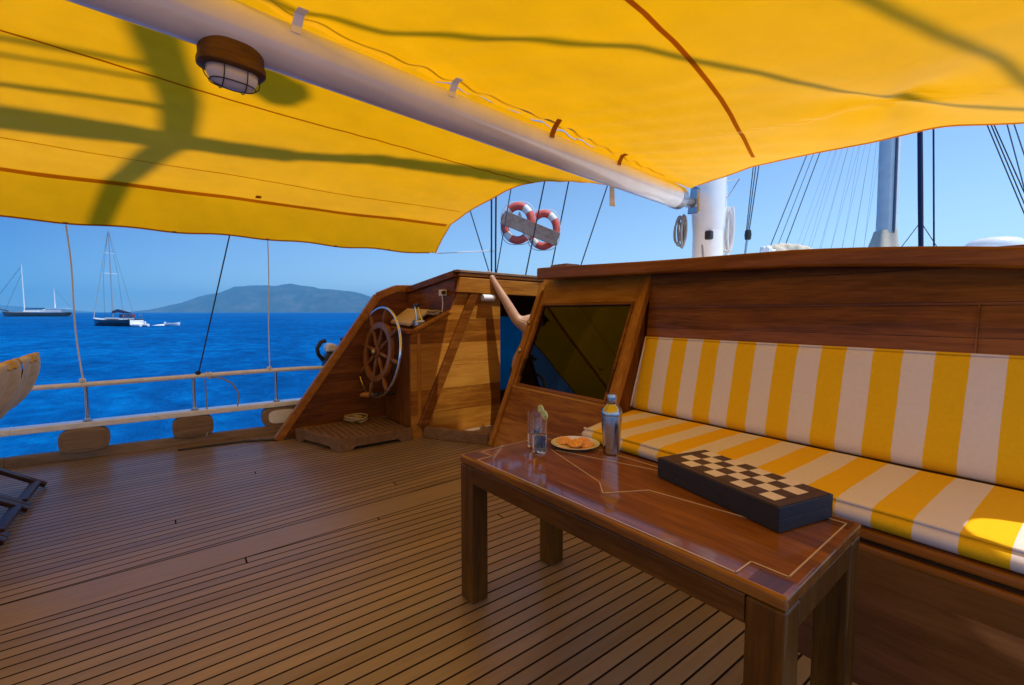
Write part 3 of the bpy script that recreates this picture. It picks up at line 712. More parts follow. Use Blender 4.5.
def seatf(a,c,w):
    yb=lerp(1.853,2.50,c); xl=lerp(-1.805,-1.975,c); return V((lerp(xl,.14,a),yb,.384+w*(.082)))
o=cushion('seat_cushion',seatf,stripes('striped seat cloth',0,-1.936-sbase[0]),72,22,.08,sbase)
MB().tube([seatf(.004+.992*i/60,.012,.93) for i in range(61)],.0055,8).build('piping',o.data.materials[0],o,smooth=True)
tag(o,'long seat cushion with yellow and white stripes on the bench','cushion')
md=o.modifiers.new('s','SUBSURF');md.levels=1;md.render_levels=1
bbase=(-.9,2.55,.47)
def backf(a,c,w):
    z=lerp(.472,.955,c); y=2.475+.11*c; x=lerp(lerp(-1.985,-1.948,c),.14,a)
    return V((x,y+.095*(1-w)+0.0,z))
o=cushion('back_cushion',backf,stripes('striped back cloth',0,-1.936-bbase[0]),72,18,.08,bbase)
MB().tube([backf(.004+.992*i/60,.985,.93) for i in range(61)],.0055,8).build('piping',o.data.materials[0],o,smooth=True)
MB().tube([backf(.006,.02+.96*i/20,.93) for i in range(21)],.0055,8).build('piping',o.data.materials[0],o,smooth=True)
tag(o,'long upright back cushion with yellow and white stripes leaning on the deckhouse','cushion')
md=o.modifiers.new('s','SUBSURF');md.levels=1;md.render_levels=1

# ------------------------------------------------------------------ table
tb=thing('table','low rectangular varnished wooden table with pale inlay lines','table',(-.95,1.15,0))
TZ=.57;TO=V((-1.505,.872,0));ta=R(2.6);te=V((math.cos(ta),math.sin(ta),0));tn=V((-te.y,te.x,0));TL,TW=1.152,.50;LG=.078
Tm=Matrix((te,tn,V((0,0,1)))).transposed()
def tp(u,v,z):return TO+te*u+tn*v+V((0,0,z))
def tbox(u0,u1,v0,v1,z0,z1):return MB().box(tp((u0+u1)/2,(v0+v1)/2,(z0+z1)/2),(u1-u0,v1-v0,z1-z0),Tm)
g_=.0006
tbox(0,TL,0,TW,TZ-.03,TZ).build('table_top',w_tabx,tb,bevel=.007,seg=4)
for u0 in (.001,TL-LG-.001):
    for v0 in (.001,TW-LG-.001): tbox(u0,u0+LG,v0,v0+LG,0,TZ-.0305).build('leg',w_tabz,tb,bevel=.008,seg=4)
for v0 in (.003,TW-.027): tbox(LG+.002,TL-LG-.002,v0,v0+.024,TZ-.094,TZ-.0307).build('apron',w_aprx,tb,bevel=.003)
for u0 in (.003,TL-.027): tbox(u0,u0+.024,LG+.002,TW-LG-.002,TZ-.094,TZ-.0307).build('apron',w_tabz,tb,bevel=.003)
for u0,v0 in ((TL-.078,.012),(.012,.012),(TL-.078,TW-.070)): tbox(u0,u0+.066,v0,v0+.058,TZ-.001,TZ+.0006).build('corner_square',w_corner,tb)
def inlay(ptsl,closed=False,w=.0034):
    m=MB();n=len(ptsl)
    for i in range(n if closed else n-1):
        a=tp(*ptsl[i],TZ+.0014);b=tp(*ptsl[(i+1)%n],TZ+.0014);d=(b-a).normalized()
        m.beam(a-d*w*.5,b+d*w*.5,w,.0014)
    return m
inlay([(.10,.014),(1.048,.014),(1.05,.083),(1.126,.083),(1.128,.462),(.10,.465),(.10,.415),(.028,.415),(.028,.083),(.10,.083)],True).build('inlay_border',inlay_m,tb)
inlay([(.186,.314),(.531,.193),(.597,.13),(.672,.258),(.967,.299),(1.04,.31)]).build('inlay_figure',inlay_m,tb)
inlay([(.20,.325),(.58,.43),(.72,.445)]).build('inlay_figure',inlay_m,tb)

# chess / backgammon box
bl=V((-.90,1.28,0));br=V((-.48,1.185,0));d=(br-bl);LB=d.length;d.normalize();pn=V((-d.y,d.x,0))
WB=.212;HB=.066
cb=thing('chess_box','folded black chess box with checkered lid on the table','chess box',bl+d*LB/2+pn*WB/2+V((0,0,TZ)))
def cbp(a,c,z):return bl+d*a+pn*c+V((0,0,TZ+z))
for z0,z1 in ((.0024,.0335),(.0337,HB)):
    MB().prism([cbp(0,0,z0),cbp(LB,0,z0),cbp(LB,WB,z0),cbp(0,WB,z0)],(0,0,z1-z0)).build('case_half',blackleather,cb,bevel=.0012)
MB().prism([cbp(.004,.004,HB),cbp(LB-.004,.004,HB),cbp(LB-.004,WB-.004,HB),cbp(.004,WB-.004,HB)],(0,0,.002)).build('lid_frame',brownleather,cb)
m=MB();a0,a1,c0,c1=.030,LB-.032,.026,WB-.006;nx_,ny_=8,4
for i in range(nx_):
    for j in range(ny_):
        z=HB+.0028
        m.add([cbp(lerp(a0,a1,i/nx_),lerp(c0,c1,j/ny_),z),cbp(lerp(a0,a1,(i+1)/nx_),lerp(c0,c1,j/ny_),z),cbp(lerp(a0,a1,(i+1)/nx_),lerp(c0,c1,(j+1)/ny_),z),cbp(lerp(a0,a1,i/nx_),lerp(c0,c1,(j+1)/ny_),z)],[(0,1,2,3)],(i+j)%2)
m.build('board_squares',[brownsq,whitesq],cb)

# cocktail shaker
sk=thing('cocktail_shaker','polished steel cocktail shaker standing on the table','shaker',(-1.165,1.355,TZ))
pb=(-1.165,1.355,TZ)
MB().lathe([(0,.001),(.028,.001),(.031,.004),(.034,.05),(.038,.11),(.040,.147),(.0395,.150)],pb,48).build('cup',shk,sk,smooth=True)
MB().lathe([(.0405,.1505),(.041,.156),(.0405,.164),(.036,.176),(.027,.187),(.021,.193),(.020,.196)],pb,48).build('strainer_top',shk,sk,smooth=True)
MB().lathe([(.0185,.1965),(.0195,.199),(.0195,.226),(.018,.231),(.010,.233),(0,.2335)],pb,40).build('cap',shk,sk,smooth=True)

# glasses
def glass(c,h,label,liq):
    t=thing('drinking_glass',label,'glass',c,'tall glasses on the table')
    MB().lathe([(0,.001),(.026,.001),(.0275,.004),(.030,h),(.0285,h+.0008),(.0262,.016),(.0,.014)],c,40).build('tumbler',clearglass,t,smooth=True)
    if liq: MB().lathe([(0,.0145),(.0262,.0165),(.0272,liq),(0,liq)],c,36).build('water',glassmat('water',(.97,.98,1),0,1.33),t,smooth=True)
    return t
g1=(-1.335,1.132,TZ);g2=(-1.402,1.163,TZ)
glass(g1,.150,'nearer tall glass of water with a lime slice on its rim','w' and .075)
glass(g2,.150,'farther tall glass of water standing behind another glass','w' and .06)
pith=plain('citrus pith',(.85,.62,.30),.5)
def slice_disc(c,ax_,r,t,mats,name,label,cat,group,pulp=True):
    th=thing(name,label,cat,c,group)
    c=V(c)
    MB().lathe([(0,-t/2),(r*.93,-t/2),(r,-t*.3),(r,t*.3),(r*.93,t/2),(0,t/2)],c,28,axis=ax_).build('rind',mats[0],th,smooth=True)
    MB().lathe([(0,t/2+.0003),(r*.90,t/2+.0003),(r*.89,t/2+.0007),(0,t/2+.0007)],c,28,axis=ax_).build('pith',pith,th)
    m=MB();m0=V((0,0,1)).rotation_difference(V(ax_)).to_matrix()
    for k in range(9):
        a0=2*math.pi*k/9+.07;a1=2*math.pi*(k+1)/9-.07
        pl_=[(r*.10*math.cos((a0+a1)/2),r*.10*math.sin((a0+a1)/2))]+[(r*.82*math.cos(lerp(a0,a1,q/4)),r*.82*math.sin(lerp(a0,a1,q/4))) for q in range(5)]
        m.prism([m0@V((x,y,t/2+.0008))+c for x,y in pl_],m0@V((0,0,.0008)))
    m.build('flesh',mats[1],th)
    return th
slice_disc((-1.322,1.148,TZ+.150),(.12,1,.1),.019,.006,(lime,plain('pale lime flesh',(.74,.78,.46),.35)),'lime_slice','pale green lime slice hung on the nearer glass','lime slice','lime slices on the glasses')
slice_disc((-1.380,1.178,TZ+.158),(.05,1,.1),.019,.006,(lime,bpy.data.materials['pale lime flesh']),'lime_slice','pale green lime slice standing up from the farther glass','lime slice','lime slices on the glasses')
# plate with orange slices
pc=(-1.312,1.305,TZ)
pt_=MB().lathe([(0,.001),(.050,.001),(.056,.004),(.085,.012),(.098,.0155),(.099,.017),(.094,.0165),(.058,.0075),(0,.006)],pc,48).build('plate',porcelain,smooth=True,base=pc,angle=60)
tag(pt_,'round white plate carrying orange slices on the table','plate')
names=['orange slice at the near left edge of the white plate','orange slice in the middle of the white plate','orange slice at the right of the white plate','orange slice at the far side of the white plate','orange slice lying on top of the others on the plate']
for i,(dx,dy,z,tilt) in enumerate(((-.045,-.022,.018,.25),(.0,-.005,.014,.1),(.044,.020,.015,.15),(.0,.044,.016,.2),(.022,-.018,.023,.3))):
    slice_disc((pc[0]+dx,pc[1]+dy,TZ+z),(tilt*.4,-tilt,1),.030,.005,(orange_rind,orange_flesh),'orange_slice',names[i],'orange slice','orange slices on the plate')

# ------------------------------------------------------------------ folding deck chairs (far left)
def make_chair(x0,w,label,first=None):
    """X frame folding chair facing aft; canvas sling over the top"""
    base=(x0+w/2,-.9,0);CY=-.04
    if first is not None:
        t=copy_tree(first);t.location=(base[0],base[1]+CY,0);t['label']=label;return t
    t=thing('folding_chair',label,'chair',base,'folding chairs at the aft end of the deck')
    for x in (x0+.012,x0+w-.012):
        MB().beam((x,-.645,.015),(x,-1.30,.46),.024,.05,up=(1,0,0)).build('seat_leg',w_dark,t,bevel=.004)
    for x in (x0+.045,x0+w-.045):
        MB().beam((x,-1.12,.015),(x,-.66,.82),.024,.05,up=(1,0,0)).build('back_leg',w_dark,t,bevel=.004)
    MB().beam((x0+.03,-.685,.045),(x0+w-.03,-.685,.045),.05,.022).build('foot_bar',w_dark,t,bevel=.004)
    MB().beam((x0+.05,-1.09,.07),(x0+w-.05,-1.09,.07),.04,.02).build('foot_bar',w_dark,t,bevel=.004)
    MB().beam((x0+.03,-1.29,.45),(x0+w-.03,-1.29,.45),.03,.03).build('top_bar',w_dark,t,bevel=.004)
    # canvas seat slung between the bars
    def fn(a,c):
        y=lerp(-1.29,-.86,c);z=lerp(.455,.46,c)-.07*math.sin(math.pi*c)
        return V((x0+.03+a*(w-.06),y,z+.012*math.sin(math.pi*a)))
    o=MB().grid(fn,12,14).build('seat_sling',cream,t,smooth=True)
    md=o.modifiers.new('t','SOLIDIFY');md.thickness=.006
    # loose canvas back sleeve pulled over the upper half of the back frame
    ax0=V((0,-.66,.82));ax1=V((0,-.86,.47));dn=(ax1-ax0).normalized();pr_=V((0,dn.z,-dn.y))
    def hp(a,c):
        an=c*2*math.pi;fl=.5+.5*math.cos(an)
        l=lerp(-.045,(ax1-ax0).length,fl);th=.042+.010*math.sin(a*9+l*8)+.034*fl
        p=ax0+dn*l+pr_*(th*math.sin(an))
        return V((x0-.005+a*(w+.01),p.y+.010*math.sin(a*14+3*an),p.z+.008*math.sin(a*17+2)))
    MB().grid(hp,24,32).build('back_sleeve',cream,t,smooth=True,angle=180)
    def hp2(a,c):
        an=R(125)+c*R(110);l=lerp(-.052,.03,.5+.5*math.cos(an))
        p=ax0+dn*(-.056+.030*abs(math.sin((c-.5)*math.pi))**2)+pr_*((c-.5)*.06)
        return V((x0+.05+a*(w-.16),p.y,p.z+.004*math.sin(a*13)))
    o=MB().grid(hp2,12,8).build('yellow_piping',yellow_cloth,t,smooth=True,angle=180)
    md=o.modifiers.new('t','SOLIDIFY');md.thickness=.008
    t.location.y+=CY
    return t
yellow_cloth=plain('yellow cushion cloth',(.75,.42,.02),.85)
c1=make_chair(-4.08,.42,'dark wood folding chair with cream sling, nearest the port hand rail')
make_chair(-3.63,.42,'dark wood folding chair with cream sling, between its two neighbours',c1)
make_chair(-3.18,.42,'dark wood folding chair with cream sling, farthest from the hand rail, nearest the camera',c1)

# ------------------------------------------------------------------ boom, mast, lamp
def bp(y,z=2.10): return V((-1.872-.134*y,y,z))
bo=thing('boom','long round white boom running aft under the yellow awning','boom',bp(0))
MB().tube([bp(-4+.25*i) for i in range(31)],.088,40).build('spar',boompaint,bo,smooth=True)
MB().tube([bp(3.48),bp(3.56)],.092,40).build('end_band',steel_b,bo,smooth=True)
MB().tube([bp(3.5),bp(3.80)],.045,16).build('gooseneck',steel_b,bo,smooth=True)
o=MB().tube([bp(-3+.2*i,2.232)+V((.062,0,-.006*math.sin(i*1.7))) for i in range(32)],.006,6).build('awning_lashing',rope_t,smooth=True,base=bp(0,2.23))
tag(o,'thin lashing line running along the upper side of the boom','line')
MC=V((-2.30,3.96,0))
ms=thing('mast','thick white mast with black cleats rising behind the deckhouse','mast',(MC.x,MC.y,1.4))
MB().tube([MC+V((0,0,1.3)),MC+V((0,0,3)),MC+V((0,0,9)),MC+V((0,0,15))],[.135,.135,.125,.09],36).build('pole',mastwhite,ms,smooth=True)
MB().box(MC+V((.07,-.10,1.80)),(.06,.07,.08)).build('cleat',black,ms,bevel=.012)
MB().tube([MC+V((.02,-.13,1.72)),MC+V((.04,-.14,1.6)),MC+V((.05,-.14,1.5))],.008,6).build('cleat_line',rope_g,ms,smooth=True)
MB().lathe([(.1365,1.86),(.143,1.93),(.149,2.02),(.150,2.12),(.149,2.22),(.143,2.31),(.1365,2.38)],MC,36).build('boom_collar',mastwhite,ms,smooth=True)
m=MB();m.prism([MC+V((-.16,-.10,2.02)),MC+V((-.02,-.16,2.0)),MC+V((-.02,-.16,2.22)),MC+V((-.10,-.14,2.26))],(.05,.03,0)).build('gooseneck_plate',steel_b,ms,bevel=.01)
m=MB();m.tube([MC+V((.13,.02,2.28)),MC+V((.24,.06,2.28)),MC+V((.16,.03,2.14)),MC+V((.13,.02,2.12))],.006,8).build('rope_eye',steel,ms,smooth=True)
def hank(name,label,c,w,h,n,mat):
    t=thing(name,label,'rope',c)
    pts=[];random.seed(hash(label)%1000 if False else len(label))
    for i in range(n*16):
        a=2*math.pi*i/16;k=i/(n*16)
        ww=w*(.55+.45*noise.noise(V((i*.043,2.,w*9))))
        hh=h*(.75+.35*noise.noise(V((i*.031,7.,h*5))))
        pts.append(V(c)+rh*(ww*math.cos(a)+.02*math.sin(i*.11))+V((0,0,-h*.5+hh*.5*math.sin(a)))+fh*(.05*math.sin(i*.17)))
    MB().tube(pts,.0085,6).build('rope_turns',mat,t,smooth=True);return t
hank('rope_hank','hank of grey rope hanging at the left of the mast under the boom end',(-2.435,3.74,2.03),.055,.36,6,rope_g)
hank('rope_hank','hank of pale rope hanging down the right side of the mast',MC+V((.13,.09,2.10)),.06,.50,7,rope_w)
# boom lamp
LC=bp(.205,2.005)+V((-.005,0,0))
bd=(bp(1)-bp(0)).normalized();sd=V((-bd.y,bd.x,0))
lt=thing('bulkhead_lamp','oval bulkhead lamp with wooden base and wire cage under the boom','lamp',LC)
def oval(cz,a,b2,n=32):
    out=[]
    for k in range(n):
        t=2*math.pi*k/n;c_,s_=math.cos(t),math.sin(t)
        out.append(LC+bd*(math.copysign(abs(c_)**.75,c_)*a)+sd*(math.copysign(abs(s_)**.75,s_)*b2)+V((0,0,cz)))
    return out
def stack(levels,n=32):
    m=MB();vs=[];[vs.extend(oval(*q,n)) for q in levels]
    fs=[(i*n+k,i*n+(k+1)%n,(i+1)*n+(k+1)%n,(i+1)*n+k) for i in range(len(levels)-1) for k in range(n)]
    fs+=[tuple(range(n)),tuple((len(levels)-1)*n+k for k in range(n-1,-1,-1))]
    return m.add(vs,fs)
stack([(.035,.100,.066),(-.022,.100,.066),(-.026,.105,.071),(-.045,.105,.071),(-.05,.098,.064)]).build('wooden_base',w_lamp,lt,bevel=.002,smooth=True)
stack([(-.0505,.080,.047),(-.072,.077,.045),(-.095,.064,.034),(-.106,.04,.018)]).build('diffuser',frost,lt,smooth=True,angle=180)
m=MB()
for q in (-.035,.035):
    m.tube([LC+bd*q+sd*(.054*math.cos(t))+V((0,0,-.052-.060*math.sin(t))) for t in [math.pi*i/12 for i in range(13)]],.0019,6)
m.tube([LC+bd*(.088*math.cos(t))+V((0,0,-.052-.060*abs(math.sin(t))**.6)) for t in [math.pi*i/16 for i in range(17)]],.0019,6)
m.tube(oval(-.094,.070,.040),.0019,6,closed=True)
m.build('wire_cage',black,lt,smooth=True)

# ------------------------------------------------------------------ awning
aw=thing('awning','large yellow canvas awning stretched over the boom above the deck','awning',bp(0,2.22))
def xb(y):return -1.872-.134*y
XF,XE=-4.33,-4.75
pe=[(-4.75,2.46),(-4.55,2.44),(-4.37,2.43),(-4.0,2.36),(-3.63,2.29),(-3.18,2.245),(-2.95,2.27),(-2.8,2.42),(-2.69,2.75),(-2.62,3.15),(-2.5,3.55),(-2.38,3.72)]
def zport(x,y):
    r=xb(y)
    if x>XF:
        s=(r-x)/(r-XF);z=2.225-.175*s-.05*math.sin(math.pi*s)*.6
    else: z=2.05-.275*((XF-x)/(XF-XE))**1.15
    z+=.020*noise.noise(V((x*1.1,y*.9,4.)))+.007*noise.noise(V((x*3.4+y,y*1.2,9.)))+.0025*noise.noise(V((x*9+y*2,y*4,3.)))
    # gathered folds running out from the boom ties
    for ty in (.25,1.1,1.95,2.7):
        dx=r-x;dy=y-ty
        z+=.011*math.exp(-dx*1.6)*math.sin(dy*34+dx*7)*math.exp(-(dy/.38)**2)
    # slight scallop at the outer edge between ties
    if x<XF+.1: z+=.016*math.sin((y+.6)*math.pi/.675)**2*max(0,min(1,(XF+.1-x)/.5))
    return z
def fport(a,c):
    # a 0..1 from ridge to edge
    y=-3.4+(c)*(6.9)
    # edge limit solved by walking the edge curve
    xe=lerp(xb(0),XE,a)
    ylim=smooth_interp(pe,xe)
    y=lerp(-3.4,ylim,c)
    x=lerp(xb(y),XE,a) if xe<-2.2 or True else xe
    # keep the forward edge on the curve: blend x towards xe as c -> 1
    x=lerp(x,min(xe,xb(y)+.0),c**3)
    return V((x,y,zport(x,y)))
o=MB().grid(fport,90,150).build('port_canvas',yellow,aw,smooth=True,angle=180)
# the small triangle between the ridge and the port sheet's curved edge is open
ps=[(-2.40,3.80),(-2.2,3.62),(-1.58,3.15),(-1.22,2.975),(-.99,2.89),(-.76,2.83),(-.5,2.84),(-.29,2.93),(-.05,2.95),(.12,2.78),(.3,2.70),(.8,2.45)]
XS2=.8
def zst(x,y):
    r=xb(y);d_=x-r
    z=2.225-.150*d_-.02*math.sin(math.pi*min(1,max(0,d_/2.2)))
    if x>.05:z-=.5*min(.3,x-.05)**1.2+.06*max(0,x-.35)
    z+=.026*noise.noise(V((x*.9+3,y*.8,1.)))+.007*noise.noise(V((x*3+7,y*2.2,2.)))+.0025*noise.noise(V((x*8+2*y,y*5,6.)))
    # pull point near the forward edge
    px,py=-.62,2.45;dd=math.hypot(x-px,y-py);an=math.atan2(y-py,x-px)
    z+=.030*math.exp(-(dd/.22)**2)-.018*math.exp(-(dd/.7)**2)*math.sin(an*3.5+.6)*min(1,dd/.15)
    for ty in (.25,1.1,1.95,2.7):
        dy=y-ty
        z+=.011*math.exp(-d_*1.7)*math.sin(dy*32-d_*7)*math.exp(-(dy/.36)**2)
    return z
def fst(a,c):
    xe=lerp(-2.38,XS2,a);ylim=smooth_interp(ps,xe)
    y=lerp(-3.4,ylim,c)
    xs_=XS2-.53*max(0,1-(abs(y-2.265)/.21)**4)  # unseen notch shaped into the edge to let sun onto the bench
    x0=lerp(xb(y),xs_,a)
    x=lerp(x0,max(xe,xb(y)),c**150)
    return V((x,y,zst(x,y)))
MB().grid(fst,100,220).build('starboard_canvas',yellow,aw,smooth=True,angle=180)
def surf_strip(name,path,z,w,mat,drop=.003):
    m=MB();vs=[];n=len(path)
    for i,(x,y) in enumerate(path):
        p=V((x,y));q=V(path[min(i+1,n-1)])-V(path[max(i-1,0)]);q.normalize();s=V((-q.y,q.x))*w/2
        for k in (-1,1):
            xx,yy=p.x+s.x*k,p.y+s.y*k;vs.append(V((xx,yy,z(xx,yy)-drop)))
    fs=[(2*i,2*i+1,2*i+3,2*i+2) for i in range(n-1)]
    return m.add(vs,fs).build(name,mat,aw,smooth=True,angle=180)
def samp(a,b,n=60):return [(lerp(a[0],b[0],i/n),lerp(a[1],b[1],i/n)) for i in range(n+1)]
surf_strip('seam',samp((-2.24,-3.3),(-2.86,2.35)),zport,.012,seam_m)
surf_strip('seam',samp((-3.60,-3.3),(-3.84,2.25)),zport,.012,seam_m)
surf_strip('hem_fold',samp((XF-.02,-3.3),(XF-.02,2.38),90),zport,.04,yhem)
surf_strip('seam',[(smooth_interp([(-3,-.55),(1.16,-.92),(2.0,-1.12),(2.95,-1.42)],y),y) for y in [-3.3+i*.1 for i in range(63)]],zst,.022,seam_m)
# rolled hems on the free edges
hp_=[(x,smooth_interp(pe,x)) for x in [-4.75+i*.025 for i in range(95)]]
MB().tube([(x,y,zport(x,y)) for x,y in hp_],.005,6).build('edge_hem',yellow,aw,smooth=True)
hs_=[(x,smooth_interp(ps,x)) for x in [-2.2+i*.04 for i in range(62)]]
MB().tube([(x,y,zst(x,y)) for x,y in hs_],.005,6).build('edge_hem',yellow,aw,smooth=True)
MB().tube([(XE,y,zport(XE,y)) for y in [-3.3+i*.08 for i in range(72)]],.008,6).build('edge_hem',yhem,aw,smooth=True)
for y in (-1.7,-1.15,-.60,.05,.74,1.35,1.9,2.42):
    MB().lathe([(0,-.006),(.012,-.004),(.014,0),(.012,.004),(0,.006)],(XE+.012,y,zport(XE,y)+.012),12,axis=(1,0,.6)).build('eyelet',steel,aw,smooth=True)
for x,y in ((-4.2,.6),):
    MB().box((x,y,zport(x,y)-.006),(.06,.035,.008)).build('patch',seam_m,aw)
# canvas straps lashing the awning ridge to the boom
for y in (.40,1.09,1.80,2.50):
    c=bp(y);pts=[]
    for k in range(9):
        an=R(95)-R(72)*k/8
        pts.append(c+V((.106*math.cos(an),0,.106*math.sin(an)))+V((0,.012*k/8,0)))
    pts=[V((c.x+.135,y+.02,zst(c.x+.135,y)-.003)),V((c.x+.105,y+.012,2.185)),V((c.x+.088,y+.006,2.15)),V((c.x+.09,y,2.125))]
    vs=[];
    for p in pts: vs+=[p+V((0,-.017,0)),p+V((0,.017,0))]
    o=MB().add(vs,[(2*i,2*i+1,2*i+3,2*i+2) for i in range(len(pts)-1)]).build('strap',boompaint if y<1.5 else seam_m,aw)
    md=o.modifiers.new('t','SOLIDIFY');md.thickness=.004
p0=bp(2.62)
o=MB().prism([p0+V((-.08,0,-.06)),p0+V((-.08,.045,-.06)),p0+V((-.075,.05,-.20)),p0+V((-.075,-.005,-.20))],(.005,0,0)).build('strap_end',cream,aw)

# unseen casters added above the awning, shaped to throw its shadows
SUN=V((.40,.22,1.0)).normalized()
def above(x,y,z,h):   # point h metres higher along the sun's ray
    return V((x,y,z))+SUN*(h/SUN.z)
def spar(name,label,pts,r,mat,h,cat='spar'):
    q=[above(*p,h) for p in pts]
    o=MB().tube(q,r,14).build(name,mat,smooth=True,base=q[0]);return tag(o,label,cat)
spar('shadow_spar','thick unseen spar added above the awning to shade its port half',[(-3.62,-3.4,2.1),(-3.50,-1.2,2.1),(-3.28,.0,2.11),(-3.2,.66,2.12)],[.19,.18,.125,.105],w_tekx,8.5)
spar('shadow_pole','slim unseen pole added above the awning to carry its long shadow forward',[(-3.2,.64,2.12),(-3.02,1.1,2.14),(-2.86,1.8,2.16),(-2.80,2.6,2.17)],[.07,.085,.10,.07],mastwhite,7.5,'shadow caster')
spar('shadow_yard','unseen cross spar added above the awning to cast its athwart shadow',[(-1.6,-.10,2.2),(-2.3,.0,2.19),(-2.75,.08,2.15),(-3.25,.08,2.12),(-3.6,-.05,2.1),(-4.2,-.22,2.0),(-4.75,-.42,1.78)],[.085,.09,.09,.085,.085,.08,.07],w_tekx,8.0)
spar('shadow_lump','unseen lump added above the awning to cast the shadow beside the boom lamp',[(-2.36,.27,2.18),(-2.38,.32,2.18),(-2.46,.50,2.18),(-2.50,.57,2.18)],[.04,.11,.115,.06],w_tekx,6.5,'block')
spar('shadow_line','unseen slack line added to shadow the starboard half of the awning',[(-1.95,.1,2.2),(-1.72,.7,2.2),(-1.47,.96,2.14),(-1.08,1.38,2.07),(-.92,1.75,2.04),(-.75,2.15,2.01),(-.6,2.4,2.0),(-.46,2.56,1.96),(-.2,2.8,1.9)],.022,rope_d,5.0,'line')
spar('shadow_line','second unseen line added to shadow the starboard corner of the awning',[(-.55,1.1,2.),(-.44,1.59,1.98),(-.33,2.05,1.95),(-.25,2.42,1.93),(-.1,2.9,1.9)],.022,rope_d,5.5,'line')
for i,(a,b2) in enumerate((((-2.9,-1.2,2.13),(-2.62,.02,2.16)),((-2.72,-1.0,2.15),(-2.5,.05,2.17)),((-3.2,-1.4,2.12),(-2.85,.03,2.15)))):
    spar('thin_shadow_line','unseen thin line added to shadow the aft port part of the awning, '+('lowest','middle','highest')[i]+' of three',[a,b2],.014+.004*i,rope_d,5.5,'line')

# ------------------------------------------------------------------ lifebuoys, rigging
lb0,lb1=V((-5.20,3.73,2.43)),V((-4.73,4.33,2.12))
o=MB().beam(lb0,lb1,.03,.19).build('rack_board',board_grey,bevel=.006,base=(lb0+lb1)/2)
tag(o,'weathered grey board lashed to the shrouds holding two lifebuoys','board')
bdir=(lb1-lb0).normalized();outn=V((fh.x*.9+.25,fh.y*.9,-.0)).normalized()
def lifebuoy(c,label,Rr,rr0):
    t=thing('lifebuoy',label,'lifebuoy',c,'lifebuoys on the shroud board')
    a1=V((rh.x,rh.y,0));a1=(a1-outn*a1.dot(outn)).normalized();a2=V((0,0,1))
    def pt(an,r=Rr):return c+a1*(r*math.cos(an))*.82+a2*(r*math.sin(an))
    MB().tube([pt(2*math.pi*k/64) for k in range(64)],rr0,14,closed=True).build('ring',ring_red,t,smooth=True)
    for k in range(4):
        a0=R(35+90*k);MB().tube([pt(a0+R(26)*i/8) for i in range(9)],rr0*1.04,14).build('band',ring_white,t,smooth=True)
    pts=[]
    for k in range(97):
        an=2*math.pi*k/96;sw_=.5-.5*math.cos(an*4+math.pi*.0)
        pts.append(pt(an,Rr+rr0*1.1+.035*sw_))
    MB().tube(pts[:-1],.006,5,closed=True).build('grab_line',rope_w,t,smooth=True)
lifebuoy(V((-5.13,3.94,2.36)),'red and white lifebuoy at the left of the shroud board',.235,.055)
lifebuoy(V((-4.93,4.24,2.27)),'red and white lifebuoy at the right of the shroud board',.225,.052)
bt=thing('buoy_light','small grey float light lashed inside the left lifebuoy','float',V((-5.10,3.98,2.40)))
MB().lathe([(0,-.05),(.03,-.05),(.032,.04),(.02,.06),(.012,.09),(0,.1)],(-5.13,3.97,2.42),14).build('body',cream,bt,smooth=True)
MB().tube([(-5.12,3.99,2.30),(-5.10,4.03,2.22),(-5.08,4.03,2.28)],.015,8).build('lamp_cable',rope_g,bt,smooth=True)
def shroud(p,q,ext,r,mat,label,nm='shroud'):
    p=V(p);q=V(q);d=(q-p).normalized()
    a=p-d*((p.z-(.3))/d.z);b=p+d*((ext-p.z)/d.z)
    o=MB().tube([a,b],r,6).build(nm,mat,smooth=True,base=a);return tag(o,label,'stay','port shrouds and stays')
sh=[((490,275),(470,210),-4.85,-4.9,.007,'dark wire leaning left, leftmost of the port rigging'),
 ((491.5,272),(491.5,195),-4.85,-4.70,.011,'left one of a close upright pair of blue lines left of the lifebuoys'),
 ((495.5,272),(496,195),-4.85,-4.70,.011,'right one of a close upright pair of blue lines left of the lifebuoys'),
 ((497,270),(512,183),-4.85,-4.62,.007,'dotted wire passing just left of the left lifebuoy'),
 ((525,278),(546,175),-4.85,-4.60,.009,'dark wire passing between the two lifebuoys'),
 ((553,260),(569,180),-4.85,-4.65,.009,'dark wire at the right end of the lifebuoy board'),
 ((582,262),(607,187),-4.85,-4.68,.009,'dark wire standing alone right of the lifebuoys')]
def from_rail(u,v,x):     # bearing (u,v) of the camera met with the fore and aft plane x
    k=R(53.2);pit=math.atan2(30.5,455)
    f=V((-math.sin(k)*math.cos(pit),math.cos(k)*math.cos(pit),-math.sin(pit)));up=V((-math.sin(k)*math.sin(pit),math.cos(k)*math.sin(pit),math.cos(pit)))
    d=f+rh*((u-512)/455)-up*((v-342.5)/455);return V((0,0,1.12))+d*(x/d.x)
def at_depth(u,v,D):
    k=R(53.2);pit=math.atan2(30.5,455)
    f=V((-math.sin(k)*math.cos(pit),math.cos(k)*math.cos(pit),-math.sin(pit)));up=V((-math.sin(k)*math.sin(pit),math.cos(k)*math.sin(pit),math.cos(pit)))
    return V((0,0,1.12))+(f+rh*((u-512)/455)-up*((v-342.5)/455))*D
for p,q,xa,xb_,r,lab in sh: shroud(from_rail(*p,xa),from_rail(*q,xb_),11,r,rope_d if r>.008 else wire,lab)
o=MB().tube(bow((-4.745,2.455,1.79),(-4.84,3.36,1.90),10,.02),.006,6).build('corner_rope',rope_w,smooth=True,base=(-4.745,2.455,1.79));tag(o,'white rope stretching from the awning corner to the shrouds','rope')

